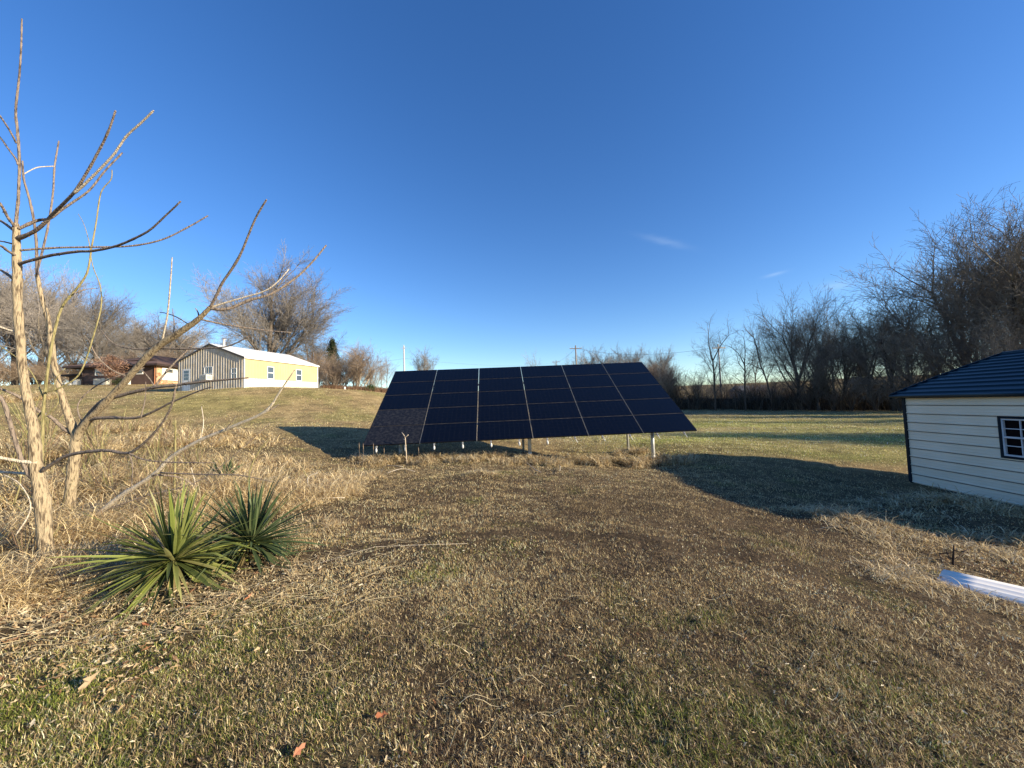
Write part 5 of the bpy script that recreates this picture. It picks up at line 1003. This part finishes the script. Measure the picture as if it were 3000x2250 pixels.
# pruned Y shaped stick in front of the array
def stick():
    y = 11.7; b = at(1192, 1338, y); g = gz(b[0], y); root = empty('pruned_stick', (b[0], y, g)); Q = lambda u, v, dy=0: tuple(np.array(at(u, v, y+dy))-np.array([b[0], y, g]))
    m_ = mat('stick_bark', (.40, .32, .23), (.52, .43, .32), 20, .8); MB().tube([(0, 0, -.1), Q(1190, 1325), Q(1188, 1300), Q(1187, 1279)], [.017, .016, .015, .014], 8).build('stem', m_, root, True)
    MB().tube([Q(1187, 1283), Q(1184, 1276), Q(1177, 1267, .05)], [.013, .013, .012], 7).build('branch', m_, root, True); MB().tube([Q(1187, 1283), Q(1191, 1278), Q(1196, 1274, -.05)], [.013, .014, .013], 7).build('branch', m_, root, True); MB().tube([Q(1188, 1289), Q(1184, 1287), Q(1181, 1286, .03)], [.009, .009, .008], 6).build('branch', m_, root, True)
    tag(root, 'pale pruned stick with a Y fork before the left end of the array', 'stick')
stick()
# dark dead sapling by the sheet
def dead():
    base = atz(2793, 1672, -.52); y = base[1]; g = gz(base[0], y); root = empty('dead_sapling', (base[0], y, g)); Q = lambda u, v, dy=0: tuple(np.array(at(u, v, y+dy))-np.array([base[0], y, g])); m_ = mat('dead_bark', (.035, .022, .015), (.07, .045, .03), 15, .9)
    MB().tube([(0, 0, -.1), Q(2792, 1650), Q(2794, 1620), Q(2794, 1598)], [.013, .012, .010, .006], 7).build('stem', m_, root, True)
    for L_ in ([(2793, 1620, 0), (2770, 1621, .03), (2750, 1622, .1)], [(2794, 1637, 0), (2808, 1633, 0), (2822, 1620, .1), (2832, 1612, .14)], [(2767, 1662, -.05), (2760, 1645, 0), (2752, 1622, .1)], [(2795, 1612, 0), (2815, 1618, -.1), (2840, 1608, -.1)], [(2793, 1640, 0), (2780, 1632, .1), (2772, 1610, .15)]):
        MB().tube([Q(*q) for q in L_], [.006]*len(L_) if len(L_) < 4 else [.007, .006, .005, .003], 5).build('branch', m_, root, True)
    tag(root, 'dark dead sapling with crossed twigs behind the white metal sheet', 'sapling')
dead()
# seed head stalks at both ends of the array, pale fallen sticks in front of it
SEED = mat('seed_head', (.20, .14, .09), (.30, .22, .15), 30, .9)
for i, (u, v0, v1, y, lb) in enumerate(((1052, 1325, 1288, 11.5, 'dry seed stalk at the lower left corner of the array, leftmost'), (1064, 1330, 1290, 11.4, 'dry seed stalk touching the lower left corner of the array'), (1094, 1335, 1290, 11.3, 'dry upright stalk beside the leftmost white cable bag'), (1125, 1332, 1305, 11.6, 'short dry seed stalk between the first white bag and the Y fork stick'), (1226, 1330, 1303, 11.7, 'short dry seed stalk right of the Y fork stick'), (1483, 1345, 1318, 12.2, 'thin pale stalk in the weeds left of the middle post'), (1748, 1330, 1288, 12.6, 'dark forked stalk standing in the weeds under the right half of the array'))):
    p = at(u, v0, y); g = gz(p[0], y); t_ = (at(u-3, v1, y)[2]-g)*.85; root = empty('seed_stalk', (p[0], y, g)); MB().tube([(0, 0, -.05), (.01, 0, t_*.5), (.0, .01, t_)], [.004, .0035, .003], 5).build('stem', SEED, root, True)
    MB().tube([(0, .01, t_*.72), (.004, .01, t_*.8), (.0, .012, t_*.93), (0, .01, t_*1.04)], [.004, .010, .009, .002], 6).build('seed_head', SEED, root, True); tag(root, lb, 'dry stalk', 'dry stalks around the array')
for i, (pts, zz, lb) in enumerate((([(1136, 1388), (1165, 1380), (1185, 1376), (1215, 1384)], -.08, 'pale crooked stick lying on the grass left of centre before the array'), ([(1133, 1362), (1160, 1364), (1180, 1365)], -.05, 'short straight pale stick lying at the edge of the weeds'), ([(1527, 1325), (1545, 1350), (1570, 1368), (1585, 1378)], -.1, 'thin pale stick leaning out of the weeds beside the middle post'), ([(1640, 1383), (1642, 1370), (1638, 1362)], -.2, 'short pale forked stick poking out of the weeds right of the middle post'), ([(885, 1405), (897, 1430), (906, 1432)], .05, 'small pale broken twig standing at the edge of the dry grass bed'), ([(900, 1475), (960, 1470), (1010, 1463)], .0, 'long pale stick lying right of the round yucca'), ([(930, 1665), (1100, 1620), (1240, 1612), (1370, 1612)], .0, 'very long thin pale stalk lying across the lawn right of the yuccas'))):
    P_ = []
    for k, (u, v) in enumerate(pts): q = atz(u, v, zz); P_.append((q[0], q[1], gz(q[0], q[1])+.045+.02*(k % 2)))
    o = MB().tube(P_, .009 if i != 6 else .0026, 6).build('fallen_stick', HBP, None, True); tag(o, lb, 'stick', 'pale fallen sticks')
print('objects', len(bpy.data.objects))
